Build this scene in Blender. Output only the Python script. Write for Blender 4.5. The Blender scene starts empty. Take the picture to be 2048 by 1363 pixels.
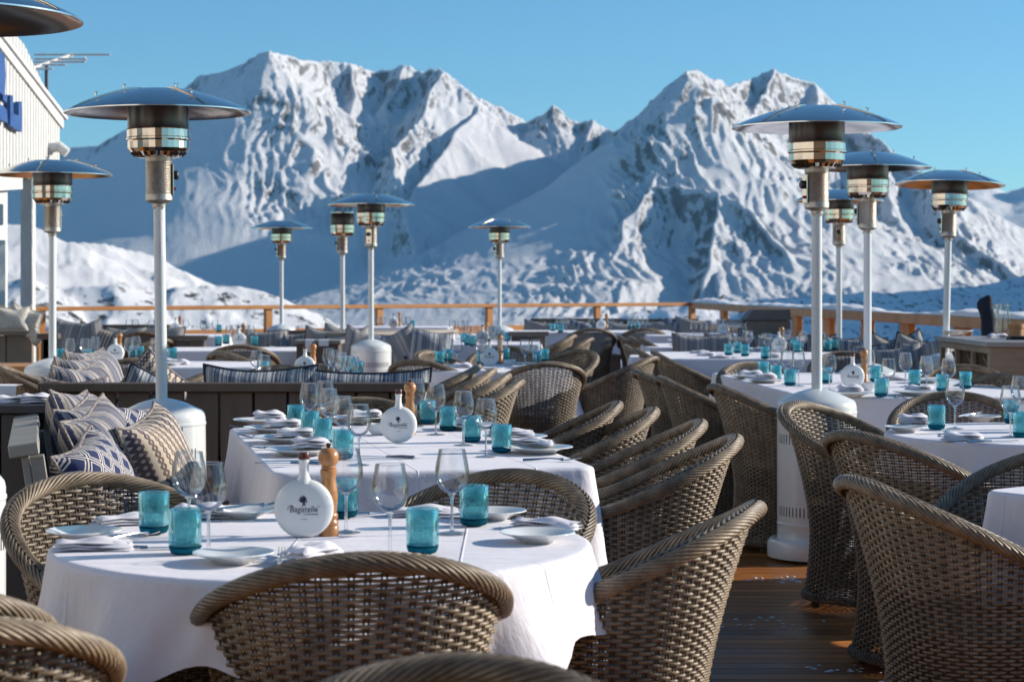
import bpy, bmesh, math, random
import numpy as np
from mathutils import Vector, Matrix
R = math.radians
random.seed(7); rng = np.random.default_rng(7)
SC = bpy.context.scene
COL = SC.collection
# ------------------------------------------------------------------ camera, sky, sun, exposure
CAMZ = 1.31; FPX = 3982.0; HOR = 573.0          # eye height (m), focal length and horizon row of the 2048 px photograph
cam = bpy.data.cameras.new('camera'); cam.lens = 70.0; cam.sensor_width = 36.0
cam.shift_y = -108.5 / 2048.0; cam.clip_start = 0.05; cam.clip_end = 40000
cam.dof.use_dof = True; cam.dof.focus_distance = 6.6; cam.dof.aperture_fstop = 7.6; cam.dof.aperture_blades = 9
camo = bpy.data.objects.new('camera', cam); COL.objects.link(camo)
camo.location = (0, 0, CAMZ); camo.rotation_euler = (R(90), 0, 0); SC.camera = camo
SUN_EL, SUN_AZ = 21.0, 14.0                      # sun azimuth counted from +X towards +Y
wd = bpy.data.worlds.new('World'); SC.world = wd; wd.use_nodes = True
nt = wd.node_tree; nt.nodes.clear()
sky = nt.nodes.new('ShaderNodeTexSky'); sky.sky_type = 'NISHITA'; sky.sun_disc = False
sky.sun_elevation = R(SUN_EL); sky.sun_rotation = R(90 - SUN_AZ); sky.altitude = 1500; sky.air_density = 1.0; sky.dust_density = 0.35; sky.ozone_density = 2.5
bgn = nt.nodes.new('ShaderNodeBackground'); bgn.inputs[1].default_value = 0.094
wo = nt.nodes.new('ShaderNodeOutputWorld')
tint = nt.nodes.new('ShaderNodeMixRGB'); tint.blend_type = 'MULTIPLY'; tint.inputs[0].default_value = 1; tint.inputs[2].default_value = (.60, .94, 1.06, 1)
nt.links.new(sky.outputs[0], tint.inputs[1]); nt.links.new(tint.outputs[0], bgn.inputs[0]); nt.links.new(bgn.outputs[0], wo.inputs[0])
sl = bpy.data.lights.new('sun', 'SUN'); sl.energy = 5.0; sl.angle = R(0.55); sl.color = (1.0, 0.90, 0.77)
so = bpy.data.objects.new('sun', sl); COL.objects.link(so)
sd = Vector((math.cos(R(SUN_EL)) * math.cos(R(SUN_AZ)), math.cos(R(SUN_EL)) * math.sin(R(SUN_AZ)), math.sin(R(SUN_EL))))
so.rotation_euler = (-sd).to_track_quat('-Z', 'Y').to_euler(); so.location = (6, 2, 9)
SC.view_settings.view_transform = 'Standard'; SC.view_settings.look = 'None'
SC.view_settings.gamma = 1.0; SC.view_settings.exposure = 0.48; SC.view_settings.use_curve_mapping = False
SC.cycles.max_bounces = 10; SC.cycles.transparent_max_bounces = 24; SC.cycles.transmission_bounces = 10
SC.cycles.glossy_bounces = 4; SC.cycles.diffuse_bounces = 3; SC.cycles.use_denoising = True
SC.cycles.caustics_reflective = False; SC.cycles.caustics_refractive = False; SC.cycles.sample_clamp_indirect = 8

# ------------------------------------------------------------------ helpers: where things stand
def at(px, d, z=0.0):
    return Vector(((px - 1024.0) * d / FPX, d, z))
def on(px, py, z):                                # surveyed point of height z
    s = (py - HOR) / (CAMZ - z)
    return Vector(((px - 1024.0) / s, FPX / s, z))
def far(px, py, d):
    return Vector(((px - 1024.0) * d / FPX, d, CAMZ + (HOR - py) * d / FPX))

# ------------------------------------------------------------------ helpers: materials
def mat(name):
    m = bpy.data.materials.new(name); m.use_nodes = True
    t = m.node_tree; t.nodes.clear()
    o = t.nodes.new('ShaderNodeOutputMaterial')
    return m, t, o
def nd(t, typ, **kw):
    n = t.nodes.new('ShaderNode' + typ)
    for k, v in kw.items():
        if k.startswith('i_'):
            key = k[2:]
            n.inputs[int(key) if key.isdigit() else key.replace('_', ' ')].default_value = v
        else: setattr(n, k, v)
    return n
def ramp(t, stops, interp='LINEAR'):
    n = t.nodes.new('ShaderNodeValToRGB'); cr = n.color_ramp; cr.interpolation = interp
    while len(cr.elements) < len(stops): cr.elements.new(0.5)
    for e, (p, c) in zip(cr.elements, stops):
        e.position = p; e.color = (c[0], c[1], c[2], 1) if not isinstance(c, (int, float)) else (c, c, c, 1)
    return n
def coords(t, scale=(1, 1, 1), rot=(0, 0, 0), kind='Object'):
    c = nd(t, 'TexCoord'); m = nd(t, 'Mapping'); m.inputs['Scale'].default_value = scale; m.inputs['Rotation'].default_value = rot
    t.links.new(c.outputs[kind], m.inputs[0]); return m.outputs[0]
def noise(t, vec, scale, detail=4, rough=.55):
    n = nd(t, 'TexNoise'); n.inputs['Scale'].default_value = scale; n.inputs['Detail'].default_value = detail; n.inputs['Roughness'].default_value = rough
    t.links.new(vec, n.inputs['Vector']); return n.outputs['Fac']
def bump(t, h, strength, dist):
    b = nd(t, 'Bump'); b.inputs['Strength'].default_value = strength; b.inputs['Distance'].default_value = dist
    t.links.new(h, b.inputs['Height']); return b.outputs[0]
def simple(name, c0, c1=None, rough=.5, metal=0., nscale=8, scale=(1, 1, 1), bs=0.0, bd=.002, bscale=None, spec=.5, coat=0.):
    m, t, o = mat(name); p = nd(t, 'BsdfPrincipled'); t.links.new(p.outputs[0], o.inputs[0])
    p.inputs['Roughness'].default_value = rough; p.inputs['Metallic'].default_value = metal
    p.inputs['Specular IOR Level'].default_value = spec; p.inputs['Coat Weight'].default_value = coat
    v = coords(t, scale); c1 = c1 or tuple(x * .8 for x in c0)
    f = noise(t, v, nscale); r = ramp(t, [(.3, c0), (.7, c1)]); t.links.new(f, r.inputs[0]); t.links.new(r.outputs[0], p.inputs['Base Color'])
    rr = nd(t, 'MapRange'); rr.inputs[3].default_value = rough * .85; rr.inputs[4].default_value = min(1, rough * 1.2)
    t.links.new(f, rr.inputs[0]); t.links.new(rr.outputs[0], p.inputs['Roughness'])
    if bs: t.links.new(bump(t, noise(t, v, bscale or nscale * 4), bs, bd), p.inputs['Normal'])
    return m

# ------------------------------------------------------------------ helpers: meshes and objects
class MB:
    def __init__(s): s.v = []; s.f = []; s.n = 0
    def add(s, V, F):
        s.v.extend([tuple(p) for p in V]); k = s.n; s.f.extend([tuple(i + k for i in f) for f in F]); s.n += len(V); return s
    def grid(s, P, closed_u=False, closed_v=False):   # P[i][j] points
        P = np.asarray(P); a, b = P.shape[:2]; F = []
        for i in range(a if closed_u else a - 1):
            i2 = (i + 1) % a
            for j in range(b if closed_v else b - 1):
                j2 = (j + 1) % b; F.append((i * b + j, i * b + j2, i2 * b + j2, i2 * b + j))
        return s.add(P.reshape(-1, 3), F)
    def box(s, x0, x1, y0, y1, z0, z1, c=0.0, M=None):
        if c > 0:
            V = []; 
            for ax in range(3):
                for sx in (0, 1):
                    for sy in (0, 1):
                        for sz in (0, 1):
                            q = [[x0, x1][sx], [y0, y1][sy], [z0, z1][sz]]; sg = [1 if e == 0 else -1 for e in (sx, sy, sz)]
                            for k in range(3):
                                if k != ax: q[k] += sg[k] * c
                            V.append(Vector(q))
            if M is not None: V = [M @ q for q in V]
            bm = bmesh.new(); vs = [bm.verts.new(q) for q in V]; bmesh.ops.convex_hull(bm, input=vs)
            bm.verts.index_update(); vv = [v.co.copy() for v in bm.verts]; ff = [[v.index for v in f.verts] for f in bm.faces]; bm.free()
            return s.add(vv, ff)
        V = [Vector((x, y, z)) for x in (x0, x1) for y in (y0, y1) for z in (z0, z1)]
        if M is not None: V = [M @ q for q in V]
        return s.add(V, [(0, 1, 3, 2), (4, 6, 7, 5), (0, 4, 5, 1), (2, 3, 7, 6), (0, 2, 6, 4), (1, 5, 7, 3)])
    def tube(s, pts, r, n=8, caps=True, flat=None):   # r: number or list; flat: (ref vector, ratio)
        pts = [Vector(p) for p in pts]; m = len(pts); rr = r if isinstance(r, (list, tuple, np.ndarray)) else [r] * m
        P = []; up = None
        for i, p in enumerate(pts):
            t = (pts[min(i + 1, m - 1)] - pts[max(i - 1, 0)]); t = t.normalized() if t.length > 1e-9 else Vector((0, 0, 1))
            if up is None:
                up = Vector((0, 0, 1)) if abs(t.z) < .9 else Vector((1, 0, 0))
            a = up - t * up.dot(t)
            if a.length < 1e-6: a = t.orthogonal()
            a.normalize(); up = a; b = t.cross(a)
            P.append([p + (a * math.cos(q) + b * math.sin(q)) * rr[i] for q in [2 * math.pi * k / n for k in range(n)]])
        k = s.n; s.grid([[tuple(q) for q in row] for row in P], closed_v=True)
        if caps: s.f.append(tuple(k + j for j in range(n))[::-1]); s.f.append(tuple(k + (m - 1) * n + j for j in range(n)))
        return s
    def lathe(s, prof, n=32, c=(0, 0, 0), axis='z', M=None):  # prof [(r,z)]
        P = []
        for r, z in prof:
            row = []
            for k in range(n):
                a = 2 * math.pi * k / n; q = Vector((r * math.cos(a), r * math.sin(a), z))
                if M is not None: q = M @ q
                row.append(tuple(q + Vector(c)))
            P.append(row)
        return s.grid(P, closed_v=True)
    def mesh(s, name, smooth=True, angle=35):
        me = bpy.data.meshes.new(name); me.from_pydata(s.v, [], s.f); me.update()
        if smooth:
            me.shade_smooth()
            if angle < 179:
                try: me.set_sharp_from_angle(angle=R(angle))
                except Exception: pass
        return me
    def build(s, name, m, parent=None, smooth=True, angle=35, **kw):
        me = s.mesh(name, smooth, angle); o = bpy.data.objects.new(name, me); COL.objects.link(o)
        if m: me.materials.append(m)
        if parent: o.parent = parent
        else: tag(o, **kw)
        return o
def tag(o, label=None, cat=None, group=None, kind=None):
    if label: o['label'] = label
    if cat: o['category'] = cat
    if group: o['group'] = group
    if kind: o['kind'] = kind
    return o
def empty(name, loc=(0, 0, 0), rz=0, **kw):
    o = bpy.data.objects.new(name, None); o.empty_display_size = .1; COL.objects.link(o); o.location = loc; o.rotation_euler = (0, 0, rz)
    return tag(o, **kw)
KIDS = {}
def copy_tree(o, parent=None):
    c = o.copy(); COL.objects.link(c)
    if parent: c.parent = parent
    for ch in list(o.children): copy_tree(ch, c)
    return c
def place(proto, loc, rz=0, label=None, group=None, tilt=None):
    if proto.get('_used'): o = copy_tree(proto)
    else: o = proto
    proto['_used'] = 1
    o.location = loc; o.rotation_euler = (tilt[0], tilt[1], rz) if tilt else (0, 0, rz)
    if label: o['label'] = label
    if group: o['group'] = group
    return o
# ------------------------------------------------------------------ the mountains
def _hash(ix, iy, seed):
    h = (ix.astype(np.int64) * 374761393 + iy.astype(np.int64) * 668265263 + seed * 1442695041) & 0xffffffff
    h = ((h ^ (h >> 13)) * 1274126177) & 0xffffffff
    h = h ^ (h >> 16)
    return (h & 0xffffff) / float(0xffffff) * 2 * np.pi
def perlin(x, y, seed=0):
    ix = np.floor(x); iy = np.floor(y); fx = x - ix; fy = y - iy
    u = fx * fx * fx * (fx * (fx * 6 - 15) + 10); v = fy * fy * fy * (fy * (fy * 6 - 15) + 10)
    def g(a, b):
        an = _hash(ix + a, iy + b, seed); return np.cos(an) * (fx - a) + np.sin(an) * (fy - b)
    return (g(0, 0) * (1 - u) + g(1, 0) * u) * (1 - v) + (g(0, 1) * (1 - u) + g(1, 1) * u) * v
def fbm(x, y, o=5, seed=0, gain=.5):
    a = 1.; s = 0.; f = 1.
    for i in range(o): s = s + a * perlin(x * f, y * f, seed + i); a *= gain; f *= 2.03
    return s
def ridged(x, y, o=5, seed=0, gain=.55):
    a = 1.; s = 0.; f = 1.; w = 1.
    for i in range(o):
        n = 1 - np.abs(perlin(x * f, y * f, seed + i)) * 2; n = n * n * w; w = np.clip(n * 1.6, 0, 1)
        s = s + a * n; a *= gain; f *= 2.07
    return s
def ridge_height(X, Y, lines):
    H = np.full(X.shape, -900.0); DM = np.full(X.shape, 1e9)
    for pts, k in lines:
        best = None
        for (a, b) in zip(pts[:-1], pts[1:]):
            A = far(*a); B = far(*b); dx, dy = B.x - A.x, B.y - A.y; L2 = dx * dx + dy * dy + 1e-6
            t = np.clip(((X - A.x) * dx + (Y - A.y) * dy) / L2, 0, 1)
            qx = X - (A.x + t * dx); qy = Y - (A.y + t * dy); z = A.z + t * (B.z - A.z)
            d = np.sqrt(qx * qx + qy * qy)
            kk = k if not isinstance(k, tuple) else np.where(qx > 0, k[1], k[0])
            h = z - kk * d / (1.0 + d / 1500.0)
            H = np.maximum(H, h); DM = np.minimum(DM, d)
    return H, DM
def terrain(name, m, d0, d1, rows, lines, px0=-500, px1=2500, step=4.0, base=-260, nz=40, nscale=260., fine=7, flute=10, seed=1, label=None, pw=1.0, near=110., calm=None):
    px = np.arange(px0, px1 + step, step); D = d0 + (d1 - d0) * np.linspace(0, 1, rows) ** pw
    PX, DD = np.meshgrid(px, D); X = (PX - 1024) * DD / FPX; Y = DD
    wx = X + 60 * fbm(X / 330, Y / 330, 3, seed + 40); wy = Y + 60 * fbm(X / 330, Y / 330, 3, seed + 50)
    H, DM = ridge_height(X + .35 * (wx - X), Y + .35 * (wy - Y), lines)
    rel = np.clip((H - base) / 500., 0, 1); crag = np.exp(-(DM / near) ** 1.3); mod = np.clip(fbm(X / 420 + 7, Y / 420, 3, seed + 77) * 1.6 + .45, 0, 1); crag = np.clip(crag * .75 + .45 * mod * crag ** .35, 0, 1); nzf = .05 + 1.1 * crag
    body = (ridged(wx / nscale, wy / nscale, 6, seed) - 1.0)
    nzf = nzf * (.30 + .70 * np.clip(DM / 70., 0, 1))
    if calm is not None:
        for p0, p1, q0, q1, w_ in calm: nzf = nzf * (1 - w_ * np.clip((PX - p0) / 60., 0, 1) * np.clip((p1 - PX) / 40., 0, 1) * np.clip((DD - q0) / 150., 0, 1) * np.clip((q1 - DD) / 150., 0, 1))
    H = H + body * nz * (.35 + .65 * rel) * nzf
    H = H + flute * (ridged(wx / 30 + wy / 300 + 3, wy / 130, 4, seed + 9) - .9) * rel * nzf + fine * nzf * fbm(X / 26, Y / 26, 4, seed + 20)
    lo = base + 25 * fbm(X / 400, Y / 400, 3, seed + 30)
    H = np.maximum(H, lo)
    V = np.stack([X, Y, H], -1).reshape(-1, 3); a, b = X.shape
    idx = np.arange(a * b).reshape(a, b)
    F = np.stack([idx[:-1, :-1], idx[:-1, 1:], idx[1:, 1:], idx[1:, :-1]], -1).reshape(-1, 4)
    me = bpy.data.meshes.new(name); me.vertices.add(len(V)); me.vertices.foreach_set('co', V.astype(np.float32).ravel())
    me.loops.add(F.size); me.loops.foreach_set('vertex_index', F.astype(np.int32).ravel())
    me.polygons.add(len(F)); me.polygons.foreach_set('loop_start', np.arange(0, F.size, 4, dtype=np.int32))
    me.update(calc_edges=True); at_ = me.attributes.new('crag', 'FLOAT', 'POINT'); at_.data.foreach_set('value', crag.astype(np.float32).ravel()); me.validate(); me.shade_smooth(); me.materials.append(m)
    o = bpy.data.objects.new(name, me); COL.objects.link(o); tag(o, kind='structure'); return o

def snow_rock(name, lo, hi, rock0=(.13, .125, .125), rock1=(.30, .27, .25), sc=1.0, speck=None, crag_w=0.0):
    m, t, o = mat(name); L = t.links
    p = nd(t, 'BsdfPrincipled'); L.new(p.outputs[0], o.inputs[0]); p.inputs['Roughness'].default_value = .75; p.inputs['Specular IOR Level'].default_value = .2
    g = nd(t, 'NewGeometry'); sx = nd(t, 'SeparateXYZ'); L.new(g.outputs['Normal'], sx.inputs[0])
    v = coords(t, (1, 1, 1)); n1 = noise(t, coords(t, (1, .7, .45), (0, .5, .3)), .022 * sc, 8, .72); v2 = coords(t, (1, 1, .3), (.25, 0, 0)); n2 = noise(t, v2, .15 * sc, 8, .8)
    a = nd(t, 'Math', operation='MULTIPLY_ADD'); L.new(n1, a.inputs[0]); a.inputs[1].default_value = .36; L.new(sx.outputs[2], a.inputs[2])
    b = nd(t, 'Math', operation='MULTIPLY_ADD'); L.new(n2, b.inputs[0]); b.inputs[1].default_value = .85; L.new(a.outputs[0], b.inputs[2])
    ca = nd(t, 'Attribute'); ca.attribute_name = 'crag'; c2 = nd(t, 'Math', operation='MULTIPLY_ADD'); L.new(ca.outputs['Fac'], c2.inputs[0]); c2.inputs[1].default_value = -crag_w; c2.inputs[2].default_value = crag_w * .5; c3 = nd(t, 'Math', operation='ADD'); L.new(b.outputs[0], c3.inputs[0]); L.new(c2.outputs[0], c3.inputs[1]); b = c3
    mr = nd(t, 'MapRange'); mr.inputs[1].default_value = lo; mr.inputs[2].default_value = hi; L.new(b.outputs[0], mr.inputs[0])
    rk = ramp(t, [(.3, rock0), (.7, rock1)]); L.new(noise(t, v2, .03 * sc, 6), rk.inputs[0])
    mx = nd(t, 'MixRGB'); L.new(mr.outputs[0], mx.inputs[0]); L.new(rk.outputs[0], mx.inputs[1]); mx.inputs[2].default_value = (.88, .89, .92, 1)
    last = mx.outputs[0]
    if speck:
        n3 = noise(t, v, speck[0], 5, .7); r3 = ramp(t, [(speck[1], 0), (speck[1] + .05, 1)]); L.new(n3, r3.inputs[0])
        m3 = nd(t, 'MixRGB'); L.new(r3.outputs[0], m3.inputs[0]); L.new(last, m3.inputs[1]); m3.inputs[2].default_value = (.035, .045, .05, 1); last = m3.outputs[0]
    L.new(last, p.inputs['Base Color'])
    hb = nd(t, 'Math', operation='ADD'); L.new(n2, hb.inputs[0]); L.new(noise(t, v, .20 * sc, 8, .75), hb.inputs[1])
    L.new(bump(t, hb.outputs[0], .95, 7.0 / sc), p.inputs['Normal'])
    return m
M_MTN = snow_rock('mountain_snow_and_rock', 1.105, 1.195, rock0=(.10, .10, .105), rock1=(.27, .245, .23), crag_w=.17)
left_sky = [(-400, 330, 7.6), (60, 300, 7.1), (150, 292, 6.95), (200, 290, 6.8), (260, 250, 6.6), (330, 205, 6.35), (400, 152, 6.1), (440, 142, 5.95), (500, 116, 5.65), (540, 98, 5.45), (585, 113, 5.6),
            (640, 122, 5.75), (700, 124, 5.8), (740, 134, 5.9), (765, 137, 5.9), (805, 127, 5.85), (840, 140, 5.85), (885, 137, 5.7), (905, 152, 5.72), (955, 188, 5.75), (1005, 216, 5.75), (1055, 238, 5.8),
            (1082, 226, 5.75), (1101, 206, 5.7), (1125, 228, 5.75), (1150, 243, 5.75), (1182, 238, 5.7), (1205, 256, 5.7), (1228, 261, 5.65), (1260, 238, 5.45), (1300, 205, 5.25), (1335, 175, 5.05), (1368, 134, 4.9)]
right_sky = [(1368, 134, 4.9), (1400, 150, 5.1), (1450, 168, 5.5), (1500, 152, 5.75), (1545, 139, 5.75), (1590, 156, 5.8), (1625, 164, 5.8), (1665, 203, 5.75), (1710, 250, 5.6), (1780, 300, 5.3), (1850, 345, 5.1)]
km = lambda L: [(a, b, c * 1000.) for a, b, c in L]
lines = [(km(left_sky), 1.15), (km(right_sky), 1.1),
    (km([(540, 98, 5.5), (523, 200, 5.34), (514, 300, 5.2), (527, 365, 5.1), (575, 398, 5.06), (650, 392, 4.99), (700, 388, 4.94), (760, 398, 4.88), (812, 412, 4.85)]), (1.5, .95)),      # great spur of the left peak
    (km([(700, 124, 5.8), (715, 190, 5.62), (700, 250, 5.47), (692, 300, 5.34)]), 1.1),
    (km([(805, 127, 5.85), (790, 170, 5.72), (770, 205, 5.62)]), 1.2),
    (km([(640, 122, 5.75), (632, 180, 5.62), (620, 240, 5.48)]), 1.25),
    (km([(887, 140, 5.7), (860, 176, 5.60), (855, 224, 5.46), (820, 262, 5.34), (786, 292, 5.22), (793, 347, 5.06)]), (1.3, .95)),
    (km([(955, 188, 5.75), (957, 222, 5.6), (912, 268, 5.36), (870, 331, 5.12), (826, 389, 4.92), (812, 412, 4.85), (826, 470, 4.7), (838, 553, 4.55), (850, 610, 4.42), (860, 660, 4.3)]), (1.35, .78)),
    (km([(1335, 175, 5.05), (1353, 205, 4.94), (1353, 240, 4.85), (1348, 280, 4.76), (1327, 317, 4.67), (1297, 367, 4.56), (1287, 388, 4.5), (1251, 440, 4.38), (1246, 487, 4.28), (1205, 547, 4.15), (1190, 610, 4.0)]), (1.35, .8)),
    (km([(1353, 205, 4.94), (1435, 240, 4.92), (1486, 276, 4.88), (1540, 307, 4.80), (1585, 350, 4.7), (1600, 420, 4.55)]), (.8, 1.2)),
    (km([(1297, 367, 4.56), (1380, 372, 4.5), (1432, 385, 4.44), (1420, 440, 4.32), (1412, 500, 4.2), (1400, 590, 4.0)]), (1.3, .85)),
    (km([(1432, 385, 4.44), (1500, 425, 4.36), (1560, 490, 4.24), (1600, 580, 4.05)]), (1.2, .85)),
    (km([(1545, 139, 5.75), (1530, 190, 5.55), (1500, 240, 5.35)]), 1.1),
    (km([(1625, 164, 5.8), (1640, 240, 5.5), (1650, 300, 5.3)]), 1.1),
    (km([(1780, 300, 5.3), (1770, 370, 5.05), (1790, 430, 4.85), (1850, 520, 4.55), (1900, 590, 4.3)]), (1.2, .75)),
    (km([(1850, 345, 5.1), (1880, 420, 4.85), (1960, 500, 4.55), (2060, 560, 4.3)]), (1.1, .7)),
    (km([(1180, 238, 5.7), (1172, 275, 5.6)]), 1.2)]
terrain('mountain_massif', M_MTN, 3400, 7600, 780, lines, step=4.0, base=-330, nz=20, nscale=240., fine=4.5, flute=13, seed=3, calm=[(60, 522, 4300, 7600, .72), (850, 1240, 4200, 5650, .80), (560, 860, 4200, 4950, .7)])
lines2 = [(km([(1600, 420, 9.2), (1800, 340, 9.0), (1905, 362, 9.0), (1945, 352, 9.0), (1992, 376, 9.0), (2010, 390, 9.0), (2048, 372, 9.0), (2130, 330, 9.0), (2400, 260, 9.0)]), .6)]
terrain('far_mountain', M_MTN, 7000, 9800, 120, lines2, px0=1400, px1=2500, step=7, base=-400, nz=25, nscale=500., fine=3, flute=6, seed=13, near=400.)
M_HILL = snow_rock('hill_snow', .92, 1.02, sc=4)
terrain('snow_hill', M_HILL, 1500, 2600, 150, [(km([(-500, 400, 1.85), (-100, 430, 1.88), (60, 452, 1.90), (105, 476, 1.92), (200, 486, 1.95), (280, 500, 1.98), (330, 528, 2.0), (362, 570, 2.0), (380, 640, 2.0)]), .5)],
        px0=-600, px1=700, step=4, base=-160, nz=9, nscale=110., fine=2.0, flute=4.0, seed=23, near=4000.)
M_WOOD = snow_rock('wooded_snow_slope', .80, .95, rock0=(.05, .055, .06), rock1=(.15, .14, .13), sc=14, speck=(.16, .56))
terrain('rocky_snow_slope', M_WOOD, 420, 900, 260, [(km([(-500, 540, .66), (0, 560, .68), (60, 553, .68), (130, 574, .69), (250, 568, .69), (330, 585, .70), (380, 574, .70), (470, 570, .71), (525, 574, .71), (565, 590, .71), (610, 612, .71), (680, 660, .71)]), .5)],
        px0=-600, px1=1000, step=4, base=-60, nz=5.0, nscale=16., fine=2.6, flute=3, seed=33, near=4000.)
terrain('shaded_wooded_slope', M_WOOD, 800, 2200, 220, [(km([(900, 660, 1.5), (1240, 628, 1.6), (1400, 606, 1.6), (1600, 590, 1.65), (1800, 580, 1.7), (1900, 574, 1.75), (2048, 550, 1.8), (2500, 470, 1.9)]), .45),
        ([(3700, -150, 1300.), (3150, -60, 1700.), (2950, -20, 2150.)], 1.1)],
        px0=500, px1=4300, step=5, base=-110, nz=9, nscale=60., fine=2.6, flute=3, seed=43, near=4000.)
# ------------------------------------------------------------------ materials of the terrace
M_WICK = simple('weathered_wicker', (.31, .245, .172), (.135, .10, .068), rough=.42, nscale=30, bs=.15, bd=.0006, bscale=400, spec=.45)
def vary(m):                                      # every chair a little lighter or darker than the next
    t = m.node_tree; L = t.links; p = [n for n in t.nodes if n.type == 'BSDF_PRINCIPLED'][0]; src = p.inputs['Base Color'].links[0].from_socket
    oi = nd(t, 'ObjectInfo'); mr = nd(t, 'MapRange'); mr.inputs[3].default_value = .80; mr.inputs[4].default_value = 1.18; L.new(oi.outputs['Random'], mr.inputs[0])
    big = noise(t, coords(t, (1, 1, 1)), 5, 4, .6); r2 = ramp(t, [(.35, .72), (.65, 1.12)]); L.new(big, r2.inputs[0]); mm = nd(t, 'Math', operation='MULTIPLY'); L.new(mr.outputs[0], mm.inputs[0]); L.new(r2.outputs[0], mm.inputs[1])
    mx = nd(t, 'MixRGB', blend_type='MULTIPLY'); mx.inputs[0].default_value = 1; L.new(src, mx.inputs[1]); L.new(mm.outputs[0], mx.inputs[2]); L.new(mx.outputs[0], p.inputs['Base Color'])
vary(M_WICK)
M_WICKD = simple('dark_wicker_core', (.10, .075, .05), rough=.7, nscale=30)
M_STEEL = simple('polished_steel', (.70, .60, .50), (.58, .50, .42), rough=.09, metal=1, nscale=5)
M_PERF = simple('perforated_steel', (.52, .49, .44), (.40, .38, .34), rough=.38, metal=1, nscale=40, bs=.5, bd=.002, bscale=420)
M_HOOD = simple('hood_aluminium', (.80, .77, .73), (.70, .68, .65), rough=.17, metal=1, nscale=3)
M_POLE = simple('pale_grey_enamel', (.72, .75, .76), (.66, .70, .71), rough=.28, nscale=4, spec=.5, coat=.3)
M_SCREW = simple('brass_screw', (.5, .36, .2), rough=.3, metal=1)
M_BLACK = simple('black_plastic', (.012, .012, .013), rough=.5)
M_RED = simple('red_plastic', (.5, .02, .02), rough=.4)
M_RUBBER = simple('grey_castor', (.55, .55, .53), rough=.5)
M_CHINA = simple('white_china', (.80, .82, .80), (.76, .78, .77), rough=.12, spec=.6)
M_NAPKIN = simple('napkin_linen', (.82, .81, .86), (.78, .77, .82), rough=.85, nscale=60, bs=.2, bd=.001, bscale=300)
M_CUTLERY = simple('cutlery_steel', (.62, .62, .62), rough=.12, metal=1)
M_CAP = simple('oxblood_cap', (.10, .025, .02), rough=.35)
M_INK = simple('navy_ink', (.012, .02, .06), rough=.5)
M_MILL = simple('beech_wood', (.50, .235, .085), (.40, .17, .055), rough=.30, nscale=6, scale=(6, 6, 1), spec=.5, coat=.25)
M_MILLD = simple('dark_knob', (.04, .02, .012), rough=.3)
M_PINE = simple('orange_larch', (.52, .235, .065), (.40, .165, .045), rough=.5, nscale=5, scale=(1, 1, 1), bs=.2, bd=.002)
M_PINEG = simple('weathered_larch', (.52, .28, .13), (.38, .21, .10), rough=.6, nscale=5, bs=.2, bd=.002)
M_BENCH = simple('taupe_stained_wood', (.135, .10, .08), (.10, .075, .06), rough=.55, nscale=3, scale=(6, 6, 1), bs=.25, bd=.001)
M_BENCHG = simple('grey_stained_wood', (.30, .29, .26), (.20, .195, .18), rough=.55, nscale=3, scale=(5, 1, 5), bs=.4, bd=.001)
M_NAVYW = simple('slate_painted_wood', (.055, .06, .07), (.04, .045, .055), rough=.45, nscale=3)
M_OAK = simple('limed_oak', (.34, .26, .18), (.24, .18, .125), rough=.6, nscale=3, scale=(1.5, 1.5, 9), bs=.2, bd=.001)
M_TOPG = simple('grey_worktop', (.30, .29, .28), rough=.5)
M_WHITEP = simple('rimed_white_boards', (.68, .69, .67), (.54, .55, .55), rough=.8, nscale=7, scale=(3, 3, .5), bs=.6, bd=.02)
M_SNOWL = simple('old_snow', (.86, .87, .90), (.78, .80, .85), rough=.7, nscale=20, bs=.6, bd=.02)
M_NAVY = simple('navy_canvas', (.012, .04, .13), (.01, .03, .10), rough=.8, nscale=40)
M_BLUEL = simple('blue_letters', (.01, .055, .22), (.02, .09, .28), rough=.6)
M_CORK = simple('cork', (.45, .22, .09), rough=.6)
M_FUR = simple('sheepskin', (.78, .74, .68), (.68, .63, .56), rough=.95, nscale=40, bs=.9, bd=.02, bscale=90)
M_BEIGE = simple('beige_seat_canvas', (.34, .31, .27), rough=.9, nscale=60)
M_GREYF = simple('grey_seat_canvas', (.32, .31, .30), (.25, .245, .245), rough=.9, nscale=60)
M_PANE = simple('window_pane', (.05, .08, .10), rough=.03, spec=.8)

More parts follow.
